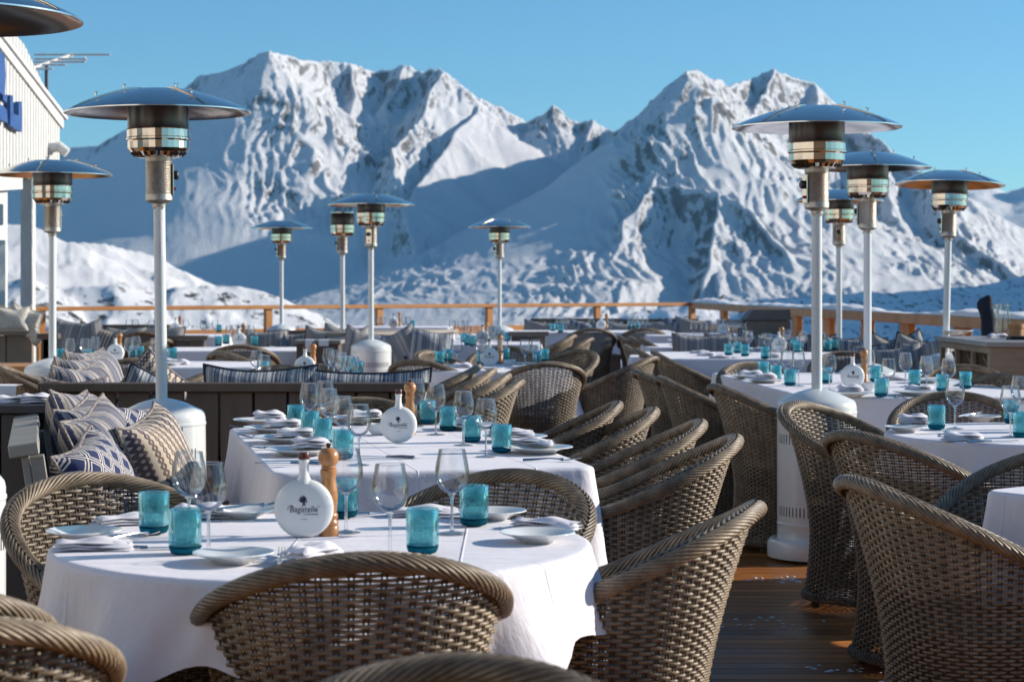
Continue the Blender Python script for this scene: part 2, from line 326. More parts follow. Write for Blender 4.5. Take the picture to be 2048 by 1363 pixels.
def cloth_material():
    m, t, o = mat('white_table_linen'); L = t.links; p = nd(t, 'BsdfPrincipled'); L.new(p.outputs[0], o.inputs[0])
    p.inputs['Base Color'].default_value = (.76, .75, .82, 1); p.inputs['Roughness'].default_value = .8; p.inputs['Sheen Weight'].default_value = .15
    c = nd(t, 'TexCoord'); s = nd(t, 'SeparateXYZ'); L.new(c.outputs['Object'], s.inputs[0])
    tot = None
    for ax, offs in ((0, (-.06, .31)), (1, (-.34, .02, .38))):      # the ironed fold lines
        for of in offs:
            a = nd(t, 'Math', operation='SUBTRACT'); L.new(s.outputs[ax], a.inputs[0]); a.inputs[1].default_value = of
            b = nd(t, 'Math', operation='ABSOLUTE'); L.new(a.outputs[0], b.inputs[0])
            r = nd(t, 'MapRange'); r.inputs[1].default_value = 0; r.inputs[2].default_value = .004; r.inputs[3].default_value = 1; r.inputs[4].default_value = 0; L.new(b.outputs[0], r.inputs[0])
            if tot is None: tot = r.outputs[0]
            else:
                q = nd(t, 'Math', operation='MAXIMUM'); L.new(tot, q.inputs[0]); L.new(r.outputs[0], q.inputs[1]); tot = q.outputs[0]
    b1 = nd(t, 'Bump'); b1.inputs['Strength'].default_value = .6; b1.inputs['Distance'].default_value = .003; L.new(tot, b1.inputs['Height'])
    b2 = nd(t, 'Bump'); b2.inputs['Strength'].default_value = .6; b2.inputs['Distance'].default_value = .012
    wr = nd(t, 'Math', operation='ADD'); L.new(noise(t, coords(t), 6, 3, .5), wr.inputs[0]); L.new(noise(t, coords(t, (1, 5, 1), (0, 0, .5)), 5, 5, .6), wr.inputs[1]); L.new(wr.outputs[0], b2.inputs['Height']); L.new(b1.outputs[0], b2.inputs['Normal']); L.new(b2.outputs[0], p.inputs['Normal'])
    return m
M_CLOTH = cloth_material()

def thin_glass():
    m, t, o = mat('thin_clear_glass'); L = t.links
    tr = nd(t, 'BsdfTransparent'); tr.inputs[0].default_value = (.975, .985, .99, 1); gl = nd(t, 'BsdfGlossy'); gl.inputs['Roughness'].default_value = .05
    lw = nd(t, 'LayerWeight'); lw.inputs[0].default_value = .24; mr = nd(t, 'MapRange'); mr.inputs[3].default_value = .09; mr.inputs[4].default_value = .9
    L.new(lw.outputs['Fresnel'], mr.inputs[0]); mx = nd(t, 'MixShader'); L.new(mr.outputs[0], mx.inputs[0]); L.new(tr.outputs[0], mx.inputs[1]); L.new(gl.outputs[0], mx.inputs[2]); L.new(mx.outputs[0], o.inputs[0])
    return m
M_GLASS = thin_glass()
def solid_glass(name, col, tcol, fac, nz=0.):
    m, t, o = mat(name); L = t.links
    g = nd(t, 'BsdfGlass'); g.inputs['Color'].default_value = (*col, 1); g.inputs['IOR'].default_value = 1.45; g.inputs['Roughness'].default_value = .02
    tr = nd(t, 'BsdfTransparent'); tr.inputs[0].default_value = (*tcol, 1); mx = nd(t, 'MixShader'); mx.inputs[0].default_value = fac
    L.new(g.outputs[0], mx.inputs[1]); L.new(tr.outputs[0], mx.inputs[2]); last = mx.outputs[0]
    if nz:
        v = coords(t); vo = nd(t, 'TexVoronoi'); vo.inputs['Scale'].default_value = 150; L.new(v, vo.inputs['Vector'])
        r = ramp(t, [(.12, 1), (.30, 0)]); L.new(vo.outputs['Distance'], r.inputs[0]); n = noise(t, v, 60, 3)
        a = nd(t, 'Math', operation='MULTIPLY'); L.new(r.outputs[0], a.inputs[0]); L.new(n, a.inputs[1])
        b = bump(t, a.outputs[0], nz, .004); L.new(b, g.inputs['Normal'])
        df = nd(t, 'BsdfDiffuse'); df.inputs[0].default_value = (.08, .40, .48, 1); tl = nd(t, 'BsdfTranslucent'); tl.inputs[0].default_value = (.16, .55, .64, 1)
        ad = nd(t, 'MixShader'); L.new(df.outputs[0], ad.inputs[1]); L.new(tl.outputs[0], ad.inputs[2]); m2 = nd(t, 'MixShader'); m2.inputs[0].default_value = .15
        L.new(last, m2.inputs[1]); L.new(ad.outputs[0], m2.inputs[2]); last = m2.outputs[0]
    L.new(last, o.inputs[0]); return m
M_STEM = solid_glass('clear_stem_glass', (.98, .99, 1), (.9, .93, .95), .45)
M_TEAL = solid_glass('teal_bubbled_glass', (.60, .89, .92), (.70, .92, .94), .55, nz=.8)
M_TEALB = solid_glass('thick_teal_base', (.03, .34, .45), (.05, .42, .52), .3, nz=.5)
M_JAR = M_GLASS

def fabric(name, kind, cols, sc=1.0):
    m, t, o = mat(name); L = t.links; p = nd(t, 'BsdfPrincipled'); L.new(p.outputs[0], o.inputs[0]); p.inputs['Roughness'].default_value = .9; p.inputs['Sheen Weight'].default_value = .1
    c = nd(t, 'TexCoord'); uv = c.outputs['UV']; mp = nd(t, 'Mapping'); L.new(uv, mp.inputs[0]); s = nd(t, 'SeparateXYZ'); L.new(mp.outputs[0], s.inputs[0])
    def M(op, a, b=None, **k):
        n = nd(t, 'Math', operation=op)
        for i, q in enumerate((a, b)):
            if q is None: continue
            if isinstance(q, (int, float)): n.inputs[i].default_value = q
            else: L.new(q, n.inputs[i])
        return n.outputs[0]
    if kind == 'stripe':
        cb = nd(t, 'CombineXYZ'); L.new(s.outputs[0], cb.inputs[0]); n = nd(t, 'TexNoise'); n.inputs['Scale'].default_value = 34 * sc; n.inputs['Detail'].default_value = 3; n.inputs['Roughness'].default_value = .7
        cb.inputs[1].default_value = 0; wob = noise(t, mp.outputs[0], 3, 1); L.new(cb.outputs[0], n.inputs[0])
        r = ramp(t, [(.30, cols[0]), (.42, cols[1]), (.50, cols[2]), (.56, cols[0]), (.62, cols[1]), (.70, cols[2])], 'CONSTANT'); L.new(n.outputs[0], r.inputs[0]); out = r.outputs[0]
    elif kind == 'lattice':
        a = M('MULTIPLY', M('ADD', s.outputs[0], M('MULTIPLY', s.outputs[1], .75)), 7 * sc); b = M('MULTIPLY', M('SUBTRACT', s.outputs[0], M('MULTIPLY', s.outputs[1], .75)), 7 * sc)
        fa = M('ABSOLUTE', M('SUBTRACT', M('FRACT', a), .5)); fb = M('ABSOLUTE', M('SUBTRACT', M('FRACT', b), .5)); mx = M('MAXIMUM', fa, fb)
        r = ramp(t, [(0, cols[0]), (.30, cols[1]), (.37, cols[0]), (.455, cols[1])], 'CONSTANT'); L.new(mx, r.inputs[0]); out = r.outputs[0]
    elif kind == 'comb':
        a = M('MULTIPLY', s.outputs[0], 13 * sc); row = M('MULTIPLY', s.outputs[1], 10 * sc); w = M('MULTIPLY', M('SINE', M('MULTIPLY', row, 6.283)), .20)
        par = M('MULTIPLY', M('SUBTRACT', M('MULTIPLY', M('FRACT', M('MULTIPLY', M('FLOOR', a), .5)), 4), 1), w)
        f = M('ABSOLUTE', M('SUBTRACT', M('FRACT', M('ADD', a, w)), .5)); f2 = M('ABSOLUTE', M('SUBTRACT', M('FRACT', M('SUBTRACT', a, w)), .5))
        line = M('MAXIMUM', f, f2); big = noise(t, mp.outputs[0], 3.0, 2)
        r = ramp(t, [(0, cols[0]), (.37, cols[1])], 'CONSTANT'); L.new(line, r.inputs[0]); r2 = ramp(t, [(0, cols[0]), (.37, cols[2])], 'CONSTANT'); L.new(line, r2.inputs[0])
        rb = ramp(t, [(.45, 0), (.52, 1)]); L.new(big, rb.inputs[0]); mm = nd(t, 'MixRGB'); L.new(rb.outputs[0], mm.inputs[0]); L.new(r.outputs[0], mm.inputs[1]); L.new(r2.outputs[0], mm.inputs[2]); out = mm.outputs[0]
    else:                                              # dots
        a = M('MULTIPLY', s.outputs[0], 9 * sc); b = M('MULTIPLY', s.outputs[1], 9 * sc); off = M('MULTIPLY', M('FRACT', M('MULTIPLY', M('FLOOR', b), .5)), 1.0)
        fa = M('SUBTRACT', M('FRACT', M('ADD', a, off)), .5); fb = M('SUBTRACT', M('FRACT', b), .5); d = M('SQRT', M('ADD', M('MULTIPLY', fa, fa), M('MULTIPLY', fb, fb)))
        r = ramp(t, [(0, cols[1]), (.30, cols[0])], 'CONSTANT'); L.new(d, r.inputs[0]); out = r.outputs[0]
    L.new(out, p.inputs['Base Color']); L.new(bump(t, noise(t, coords(t), 9, 3), .5, .02), p.inputs['Normal']); return m
M_STR = fabric('navy_cream_stripe', 'stripe', [(.50, .45, .39), (.05, .06, .12), (.28, .27, .27)])
M_STRG = fabric('blue_grey_stripe', 'stripe', [(.58, .56, .53), (.06, .08, .13), (.28, .33, .38)])
M_STRL = fabric('pale_grey_stripe', 'stripe', [(.42, .40, .38), (.13, .14, .17), (.30, .29, .29)])
M_LAT = fabric('navy_lattice_print', 'lattice', [(.012, .025, .10), (.58, .55, .50)], 2.0)
M_COMB = fabric('taupe_honeycomb_print', 'comb', [(.52, .44, .34), (.14, .10, .09), (.05, .045, .09)], 2.1)
M_DOT = fabric('dotted_print', 'dot', [(.28, .28, .30), (.02, .03, .06)])
M_PIPE_D = simple('dark_piping', (.02, .03, .05), rough=.8); M_PIPE_L = simple('cream_piping', (.4, .35, .3), (.08, .07, .1), rough=.8, nscale=90)

def deck_material():
    m, t, o = mat('wet_larch_decking'); L = t.links; p = nd(t, 'BsdfPrincipled'); L.new(p.outputs[0], o.inputs[0]); v = coords(t)
    s = nd(t, 'SeparateXYZ'); L.new(v, s.inputs[0]); W = .095
    a = nd(t, 'Math', operation='DIVIDE'); L.new(s.outputs[1], a.inputs[0]); a.inputs[1].default_value = W
    fl = nd(t, 'Math', operation='FLOOR'); L.new(a.outputs[0], fl.inputs[0]); fr = nd(t, 'Math', operation='FRACT'); L.new(a.outputs[0], fr.inputs[0])
    wn = nd(t, 'TexWhiteNoise', noise_dimensions='1D'); L.new(fl.outputs[0], wn.inputs['W'])
    ml = nd(t, 'MapRange'); L.new(wn.outputs[0], ml.inputs[0]); ml.inputs[3].default_value = .65; ml.inputs[4].default_value = 1.25
    g = noise(t, coords(t, (1.2, 30, 1)), 3, 5, .6); r = ramp(t, [(.3, (.60, .235, .065)), (.7, (.38, .135, .034))]); L.new(g, r.inputs[0])
    wet = noise(t, coords(t, (1, 2.5, 1)), 1.3, 4); rw = ramp(t, [(.42, .55), (.6, 1.0)]); L.new(wet, rw.inputs[0])
    mu = nd(t, 'MixRGB', blend_type='MULTIPLY'); mu.inputs[0].default_value = 1; L.new(r.outputs[0], mu.inputs[1]); L.new(ml.outputs[0], mu.inputs[2])
    mu2 = nd(t, 'MixRGB', blend_type='MULTIPLY'); mu2.inputs[0].default_value = .8; L.new(mu.outputs[0], mu2.inputs[1]); L.new(rw.outputs[0], mu2.inputs[2])
    gap = ramp(t, [(0, 0), (.015, 0), (.035, 1), (.965, 1), (.985, 0)]); L.new(fr.outputs[0], gap.inputs[0])
    mu3 = nd(t, 'MixRGB', blend_type='MIX'); L.new(gap.outputs[0], mu3.inputs[0]); mu3.inputs[1].default_value = (.01, .006, .004, 1); L.new(mu2.outputs[0], mu3.inputs[2]); L.new(mu3.outputs[0], p.inputs['Base Color'])
    rr = nd(t, 'MapRange'); L.new(wet, rr.inputs[0]); rr.inputs[1].default_value = .35; rr.inputs[2].default_value = .65; rr.inputs[3].default_value = .30; rr.inputs[4].default_value = .55; p.inputs['Specular IOR Level'].default_value = .18; L.new(rr.outputs[0], p.inputs['Roughness'])
    b1 = nd(t, 'Bump'); b1.inputs['Strength'].default_value = .9; b1.inputs['Distance'].default_value = .006; L.new(gap.outputs[0], b1.inputs['Height'])
    b2 = nd(t, 'Bump'); b2.inputs['Strength'].default_value = .25; b2.inputs['Distance'].default_value = .003; L.new(g, b2.inputs['Height']); L.new(b1.outputs[0], b2.inputs['Normal']); L.new(b2.outputs[0], p.inputs['Normal'])
    return m
M_DECK = deck_material()
def heat_tint():
    m, t, o = mat('scorched_emitter_screen'); L = t.links; p = nd(t, 'BsdfPrincipled'); L.new(p.outputs[0], o.inputs[0]); p.inputs['Metallic'].default_value = .9; p.inputs['Roughness'].default_value = .3
    c = nd(t, 'TexCoord'); s = nd(t, 'SeparateXYZ'); L.new(c.outputs['Object'], s.inputs[0]); n = noise(t, coords(t), 9, 3)
    a = nd(t, 'Math', operation='MULTIPLY_ADD'); L.new(n, a.inputs[0]); a.inputs[1].default_value = .05; L.new(s.outputs[2], a.inputs[2])
    mr = nd(t, 'MapRange'); L.new(a.outputs[0], mr.inputs[0]); mr.inputs[1].default_value = 1.99; mr.inputs[2].default_value = 2.16
    r = ramp(t, [(0, (.45, .38, .30)), (.12, (.34, .16, .06)), (.24, (.03, .02, .02)), (.45, (.10, .09, .085)), (.8, (.03, .03, .035))]); L.new(mr.outputs[0], r.inputs[0]); L.new(r.outputs[0], p.inputs['Base Color']); return m
M_HEAT = heat_tint()
# ------------------------------------------------------------------ prototypes: basket chair
CA, CB, CNP = .240, .255, 2.7
def plan_r(ph):
    return 1.0 / ((abs(math.sin(ph)) / CA) ** CNP + (abs(math.cos(ph)) / CB) ** CNP) ** (1 / CNP)
def flare(ph, z):
    if z < .30: return .035 * ((.30 - z) / .30) ** 2
    return (.078 + .042 * (.5 + .5 * math.cos(ph))) * ((z - .30) / .50) ** 1.5
def wpt(ph, z, off=0.):
    r = plan_r(ph) + flare(ph, z) + off
    return (r * math.sin(ph), r * math.cos(ph), z)
def rim_z(ph):
    a = abs(math.degrees(ph))
    t = min(1, a / 122.); z = .575 + .222 * (.5 + .5 * math.cos(math.pi * t)) ** 1.05
    if a > 122: z -= .15 * min(1, ((a - 122) / 24.)) ** 1.6
    return z
PHM = R(146)
_ph = np.linspace(-math.pi, math.pi, 2001); _pp = np.array([wpt(a, .35)[:2] for a in _ph]); _cs = np.concatenate([[0], np.cumsum(np.hypot(*np.diff(_pp, axis=0).T))])
def phis(n, half=False): # evenly spaced around the basket
    return np.interp((np.arange(n) + (0.5 if half else 0)) / n * _cs[-1], _cs, _ph)
NST = 74
def strand(mb, pts, outs, h=.0042, w=.0029, closed=False, n=6):
    P = []; m = len(pts)
    for i in range(m):
        p = Vector(pts[i]); t = Vector(pts[(i + 1) % m if closed else min(i + 1, m - 1)]) - Vector(pts[i - 1 if closed or i else 0]); t.normalize()
        o = Vector(outs[i]); o = (o - t * o.dot(t)).normalized(); b = t.cross(o)
        P.append([tuple(p + o * (math.cos(q) * w) + b * (math.sin(q) * h)) for q in [2 * math.pi * k / n for k in range(n)]])
    mb.grid(P, closed_u=closed, closed_v=True)
def braid(mb, path, outs, ups, rad_o, rad_u, count, sweep=.13, h=.0042, w=.0028, closed=False, sides=5, seg=9):
    path = [Vector(p) for p in path]; L = [0]
    for a, b in zip(path[:-1], path[1:]): L.append(L[-1] + (b - a).length)
    L = np.array(L); tot = L[-1]; A = np.array([list(p) for p in path]); O = np.array([list(p) for p in outs]); U = np.array([list(p) for p in ups])
    def fr(s):
        s = s % tot if closed else min(max(s, 0), tot)
        return [Vector([np.interp(s, L, X[:, k]) for k in range(3)]) for X in (A, O, U)]
    def arc(s0, a0, a1, ds, lift=0.):
        pts, os_ = [], []
        for i in range(seg + 1):
            t = i / seg; c, o, u = fr(s0 + ds * t); a = R(a0 + (a1 - a0) * t); k = 1.0 + lift * math.sin(math.pi * t) - .10 * (abs(t - .5) * 2) ** 3
            d = o * (math.cos(a) * rad_o) + u * (math.sin(a) * rad_u); pts.append(tuple(c + d * k)); os_.append(tuple(d.normalized()))
        strand(mb, pts, os_, h, w, n=sides)
    for i in range(count):
        s0 = tot * i / count
        arc(s0, -75, 78, sweep, .05); arc(s0 + tot / count * .5, 255, 86, sweep * .95, .05)
def make_chair():
    t = empty('wicker_armchair', label='brown woven basket armchair', cat='armchair')
    sh = MB(); rows = 78
    ring = []
    for j in range(rows):
        z = .050 + j * .0096
        samp = phis(NST * 2); par = [(1 if (i // 2 + j) % 2 == 0 else -1) if i % 2 == 0 else 0 for i in range(NST * 2)]
        if z < .425:
            pts = [wpt(a, z, 0.0060 * q) for a, q in zip(samp, par)]; outs = [(math.sin(a), math.cos(a), 0) for a in samp]; strand(sh, pts, outs, closed=True)
        else:
            sel = [(a, q) for a, q in zip(samp, par) if abs(a) < PHM and rim_z(a) > z + .004]
            if len(sel) > 3: strand(sh, [wpt(a, z, 0.0060 * q) for a, q in sel], [(math.sin(a), math.cos(a), 0) for a, q in sel])
    sh.build('woven_shell', M_WICK, t, angle=180); sh = MB()
    for k, a in enumerate(phis(NST)):
        top = rim_z(a) if abs(a) < PHM else .43
        for da in (-.0035, .0035):
            r0 = plan_r(a); sh.tube([wpt(a + da / r0, z) for z in np.linspace(.04, top, 12)], .0022, n=4, caps=False)
    sh.build('upright_stakes', M_WICKD, t, angle=180)
    rm = MB(); N = 90; path, outs, ups = [], [], []
    for i in range(N + 1):
        a = -PHM + 2 * PHM * i / N; z = rim_z(a); p = wpt(a, z, .006); path.append(p)
    for i in range(N + 1):
        a = -PHM + 2 * PHM * i / N; o = Vector((math.sin(a), math.cos(a), 0)); tg = (Vector(path[min(i + 1, N)]) - Vector(path[max(i - 1, 0)])).normalized(); o = (o - tg * o.dot(tg)).normalized(); o = (o + .0 * Vector((0, 0, 1))).normalized()
        u = tg.cross(o); u = -u if u.z < 0 else u; outs.append(tuple(o)); ups.append(tuple(u))
    P = []
    for i in range(N + 1):
        c, o, u = Vector(path[i]), Vector(outs[i]), Vector(ups[i]); P.append([tuple(c + o * (math.cos(q) * .0175) + u * (math.sin(q) * .0145)) for q in [2 * math.pi * k / 8 for k in range(8)]])
    cm = MB(); cm.grid(P, closed_v=True)
    braid(rm, path, outs, ups, .0222, .0188, 100)
    r_ = rm.build('braided_rim', M_WICK, t, angle=180); cm.build('rim_core', M_WICKD, r_, angle=180)
    bs = MB(); path = [wpt(a, .045, .002) for a in np.linspace(-math.pi, math.pi, 73)]; outs = [(math.sin(a), math.cos(a), 0) for a in np.linspace(-math.pi, math.pi, 73)]
    braid(bs, path, outs, [(0, 0, 1)] * 73, .013, .016, 100, sweep=.05, closed=True, seg=5); bs.build('braided_base', M_WICK, t, angle=180)
    se = MB(); se.grid([[ (plan_r(a) * f * math.sin(a), plan_r(a) * f * math.cos(a), .415 - .012 * (1 - f * f)) for a in phis(48)] for f in (.05, .4, .75, 1.0)], closed_v=True)
    for k in range(-11, 12):
        x = k * .02; y1 = CB * max(0, 1 - (abs(x) / CA) ** CNP) ** (1 / CNP); se.tube([(x, -y1, .418), (x, 0, .409), (x, y1, .418)], .005, n=5)
    se.build('woven_seat', M_WICK, t, angle=180)
    fr = MB(); path = [wpt(a, .425, .004) for a in np.linspace(PHM - .08, 2 * math.pi - PHM + .08, 16)]; fr.tube(path, .012, n=8); fr.build('front_edge', M_WICK, t)
    for sx in (-1, 1):
        for sy in (-1, 1):
            lg = MB(); lg.tube([(sx * .17, sy * .18, .06), (sx * .18, sy * .19, 0)], .019, n=10); lg.build('leg', M_WICKD, t)
    return t
# ------------------------------------------------------------------ prototypes: patio heater (2.2 m)
def make_heater(hood=True, hatch=True):
    t = empty('patio_heater', cat='patio heater')
    b = MB(); b.lathe([(.0, .015), (.235, .015), (.238, .03), (.236, .085), (.225, .10), (.20, .105)], 48); b.build('base', M_POLE, t)
    for sx in (-1, 1):
        w = MB(); Mw = Matrix.Translation((-.262, sx * .05, .035)) @ Matrix.Rotation(R(90), 4, 'X'); w.lathe([(0, -.013), (.030, -.013), (.034, -.008), (.034, .008), (.030, .013), (0, .013)], 24, M=Mw); w.lathe([(0, .0135), (.012, .0135), (.012, .017), (0, .017)], 16, M=Mw)
        wo_ = w.build('castor', M_RUBBER, t)
    ax = MB(); ax.box(-.275, -.225, -.035, .035, .025, .055, .004); ax.build('castor_bracket', M_POLE, t)
    h = MB(); h.lathe([(.196, .10), (.190, .115), (.190, .165), (.1925, .170), (.1925, .178), (.190, .182), (.190, .700), (.193, .703), (.193, .712), (.190, .716), (.190, .735), (.186, .752), (.176, .765), (.100, .800), (.060, .812), (.034, .818), (.0, .818)], 64)
    ho = h.build('tank_housing', M_POLE, t, angle=30)
    sm = MB()
    sm.box(.1885, .1925, -.002, .002, .18, .70, M=Matrix.Rotation(R(-62), 4, 'Z')); sm.build('seam', M_POLE, ho)
    sl_ = MB()
    for z in (.215, .560):
        for k in range(60):
            if k % 20 < 14:
                a = 2 * math.pi * k / 60; sl_.box(.186, .1912, -.0022, .0022, z, z + .045, M=Matrix.Rotation(a, 4, 'Z'))
    sl_.build('vent_slots', M_BLACK, ho, smooth=False)
    if hatch:
        q = MB(); Mq = Matrix.Rotation(R(-80), 4, 'Z') @ Matrix.Rotation(R(90), 4, 'Y'); q.lathe([(0, .193), (.052, .1925), (.056, .186)], 32, M=Matrix.Translation((0, 0, .60)) @ Mq); q.build('hose_hole', M_BLACK, ho)
    p = MB(); p.tube([(0, 0, .81), (0, 0, 1.70)], .0255, n=24); po = p.build('pole', M_POLE, t)
    lb = MB(); P = [[(.0262 * math.cos(a), .0262 * math.sin(a), z) for a in np.linspace(R(-80), R(-35), 7)] for z in (1.44, 1.60)]; lb.grid(P); lb.build('sticker', M_NAPKIN, po)
    for k in range(4):
        s_ = MB(); a = k * math.pi / 2 + .6; s_.tube([(.024 * math.cos(a), .024 * math.sin(a), 1.655), (.030 * math.cos(a), .030 * math.sin(a), 1.655)], .004, n=8); s_.build('screw', M_SCREW, po)
    c = MB(); c.lathe([(.0, 1.655), (.028, 1.66), (.030, 1.675), (.055, 1.685), (.059, 1.69), (.059, 1.715), (.057, 1.718)] + [x for k in range(20) for x in ((.0585, 1.722 + k * .007), (.0565, 1.7255 + k * .007))] + [(.059, 1.866), (.059, 1.885), (.05, 1.89)], 40)
    co = c.build('burner_housing', M_PERF, t, angle=25)
    kb = MB(); Mk = Matrix.Translation((0, 0, 1.80)) @ Matrix.Rotation(R(0), 4, 'Z') @ Matrix.Rotation(R(90), 4, 'Y'); kb.lathe([(.0, .085), (.016, .085), (.02, .08), (.02, .066), (.008, .062)], 20, M=Mk); kb.build('gas_knob', M_BLACK, co)
    pl = MB(); pl.box(.056, .064, -.026, .026, 1.71, 1.85, .002); pl.build('control_plate', M_STEEL, co)
    rb = MB(); rb.tube([(.062, 0, 1.74), (.073, 0, 1.74)], .007, n=10); rb.build('igniter_button', M_RED, co)
    r = MB(); r.lathe([(.050, 1.876), (.092, 1.878), (.104, 1.884), (.122, 1.900), (.134, 1.916), (.134, 1.948), (.137, 1.953), (.141, 1.955), (.141, 1.962), (.137, 1.966), (.137, 1.998), (.139, 2.000), (.135, 2.004)], 30); ro = r.build('burner_bowl', M_STEEL, t, smooth=False)
    sv = MB()
    for k in range(24):
        a = 2 * math.pi * k / 24; M_ = Matrix.Rotation(a, 4, 'Z') @ Matrix.Translation((.1125, 0, 1.8915)) @ Matrix.Rotation(R(-42), 4, 'Y'); sv.box(-.011, .011, -.006, .006, -.0035, .0035, M=M_)
    sv.build('bowl_slots', M_BLACK, ro, smooth=False)
    e = MB(); e.lathe([(.134, 2.0), (.134, 2.130), (.136, 2.134), (.130, 2.138), (0, 2.140)], 48); e.build('emitter_screen', M_HEAT, t, angle=30)
    if hood:
        d = MB(); top = [(0, 2.190), (.09, 2.190), (.13, 2.188), (.15, 2.184), (.20, 2.171), (.26, 2.153), (.32, 2.132), (.37, 2.111), (.40, 2.096), (.408, 2.0905)]; und = [(.408, 2.086), (.400, 2.088), (.37, 2.105), (.31, 2.130), (.25, 2.150), (.19, 2.168), (.14, 2.180), (.0, 2.184)]
        d.lathe(top + und, 8 * 9); do = d.build('reflector_hood', M_HOOD, t, angle=25); do.location.z = -.014
        for k in range(4):
            a = 2 * math.pi * k / 4 + .5; s_ = MB(); ca, sa = math.cos(a), math.sin(a); s_.tube([(r_ * ca, r_ * sa, z_ + .003) for r_, z_ in top[1:]], .0035, n=6); s_.build('seam_strip', M_STEEL, do)
            for rr_, zz_ in ((.165, 2.19), (.30, 2.151)):
                w_ = MB(); w_.tube([(rr_ * ca, rr_ * sa, zz_), (rr_ * ca, rr_ * sa, zz_ + .009)], .005, n=8); w_.tube([(rr_ * ca - .010 * sa, rr_ * sa + .010 * ca, zz_ + .015), (rr_ * ca, rr_ * sa, zz_ + .008), (rr_ * ca + .010 * sa, rr_ * sa - .010 * ca, zz_ + .015)], .003, n=6); w_.build('wing_nut', M_STEEL, do)
        for k in range(3):
            a = 2 * math.pi * k / 3; s_ = MB(); s_.tube([(.12 * math.cos(a), .12 * math.sin(a), 2.13), (.15 * math.cos(a), .15 * math.sin(a), 2.186)], .004, n=6); s_.build('hood_bracket', M_STEEL, do)
    else:
        d = MB(); d.lathe([(0, 2.155), (.12, 2.15), (.138, 2.142), (.138, 2.134), (0, 2.132)], 48); d.build('cap_plate', M_STEEL, t)
    return t
# ------------------------------------------------------------------ prototypes: tableware
def make_wine():
    t = empty('wine_glass', cat='wine glass')
    b = MB(); b.lathe([(.004, .0895), (.014, .092), (.026, .101), (.0345, .114), (.0385, .130), (.0385, .143), (.036, .160), (.0325, .176), (.0305, .188), (.0303, .1895)], 32); b.build('bowl', M_GLASS, t, angle=180)
    r = MB(); r.lathe([(.0303, .1888), (.0309, .1896), (.0303, .1904), (.0297, .1896), (.0303, .1888)], 32); r.build('lip', M_STEM, t, angle=180)
    s = MB(); s.lathe([(.0, .0015), (.0045, .004), (.0042, .010), (.0036, .03), (.0034, .06), (.0042, .082), (.010, .0905), (.0, .0905)], 16); s.build('stem', M_STEM, t, angle=180)
    f = MB(); f.lathe([(0, 0), (.033, 0), (.034, .0012), (.020, .0030), (.005, .0065), (0, .007)], 32); f.build('foot', M_STEM, t, angle=180); return t
def make_tumbler():
    t = empty('tumbler', cat='tumbler')
    b = MB(); b.lathe([(.0, .014), (.026, .0145), (.0305, .022), (.0318, .05), (.0322, .092), (.0335, .0945), (.0348, .092), (.0345, .05), (.0338, .020), (.031, .016), (0, .0145)], 32); b.build('glass_wall', M_TEAL, t, angle=180)
    q = MB(); q.lathe([(0, .001), (.022, .0005), (.029, .003), (.0325, .010), (.0338, .0185), (.0300, .0135), (.0, .0125)], 32); q.build('thick_base', M_TEALB, t, angle=180); return t
def make_plate(r=.118, name='plate'):
    m = MB(); k = r / .118; m.lathe([(0, .004), (.060 * k, .004), (.068 * k, .007), (.085 * k, .013), (r - .002, .0195), (r, .0205), (r - .001, .0225), (.088 * k, .0165), (.072 * k, .0105), (.062 * k, .0085), (0, .0080)], 56)
    m.lathe([(0, 0), (.052 * k, 0), (.054 * k, .002), (.054 * k, .0045), (0, .0045)], 40); o = m.build(name, M_CHINA, None, angle=50, cat='plate'); return o
def make_napkin(w=.15, d=.075, h=.016, seed=0, spread=False):
    m = MB(); rg = random.Random(seed); n, k = 18, 8
    for lay in range(3 if not spread else 2):
        P = []; z0 = lay * h / 2.6; sx, sy = 1 - lay * .04, 1 - lay * .10; ox = rg.uniform(-.004, .004)
        for side in (0, 1):
            for i in range(n + 1):
                row = []; u = -1 + 2 * i / n
                for j in range(k + 1):
                    v = -1 + 2 * j / k
                    e = (1 - abs(u) ** 6) * (1 - abs(v) ** 4); z = z0 + .0012 + (h * .34 * e if side else 0) + .003 * math.sin(5 * u + lay * 2 + seed) * e * (1 if side else .0) + .002 * math.sin(7 * v + 3 * u + seed)
                    row.append((ox + u * w / 2 * sx + .004 * math.sin(3 * v + seed), v * d / 2 * sy + .005 * math.sin(2.2 * u + seed + lay), max(.0008, z)))
                P.append(row)
        m.grid(P[:n + 1]); m.grid([r_[::-1] for r_ in P[n + 1:]])
        # skirt closing both sheets
        a, b = P[:n + 1], P[n + 1:]; edge = [(i, 0) for i in range(n + 1)] + [(n, j) for j in range(1, k + 1)] + [(i, k) for i in range(n - 1, -1, -1)] + [(0, j) for j in range(k - 1, 0, -1)]
        m.grid([[a[i][j], b[i][j]] for i, j in edge], closed_u=True)
    m.v = [(x, y, z * 1.35) for x, y, z in m.v]; return m.build('napkin', M_NAPKIN, None, angle=60, cat='napkin')
def make_fork():
    m = MB(); m.tube([(0, -.095, .004), (0, -.06, .006), (0, -.01, .010), (0, .02, .008), (0, .035, .006)], [.0045, .0042, .0022, .0024, .006], n=8)
    m.box(-.011, .011, .032, .050, .004, .0065, .001)
    for k in range(4): m.tube([(-.0093 + k * .0062, .049, .0052), (-.0093 + k * .0062, .070, .0085), (-.0093 + k * .0062, .094, .0135)], [.0017, .0015, .0008], n=6)
    return m.build('fork', M_CUTLERY, None, cat='fork')
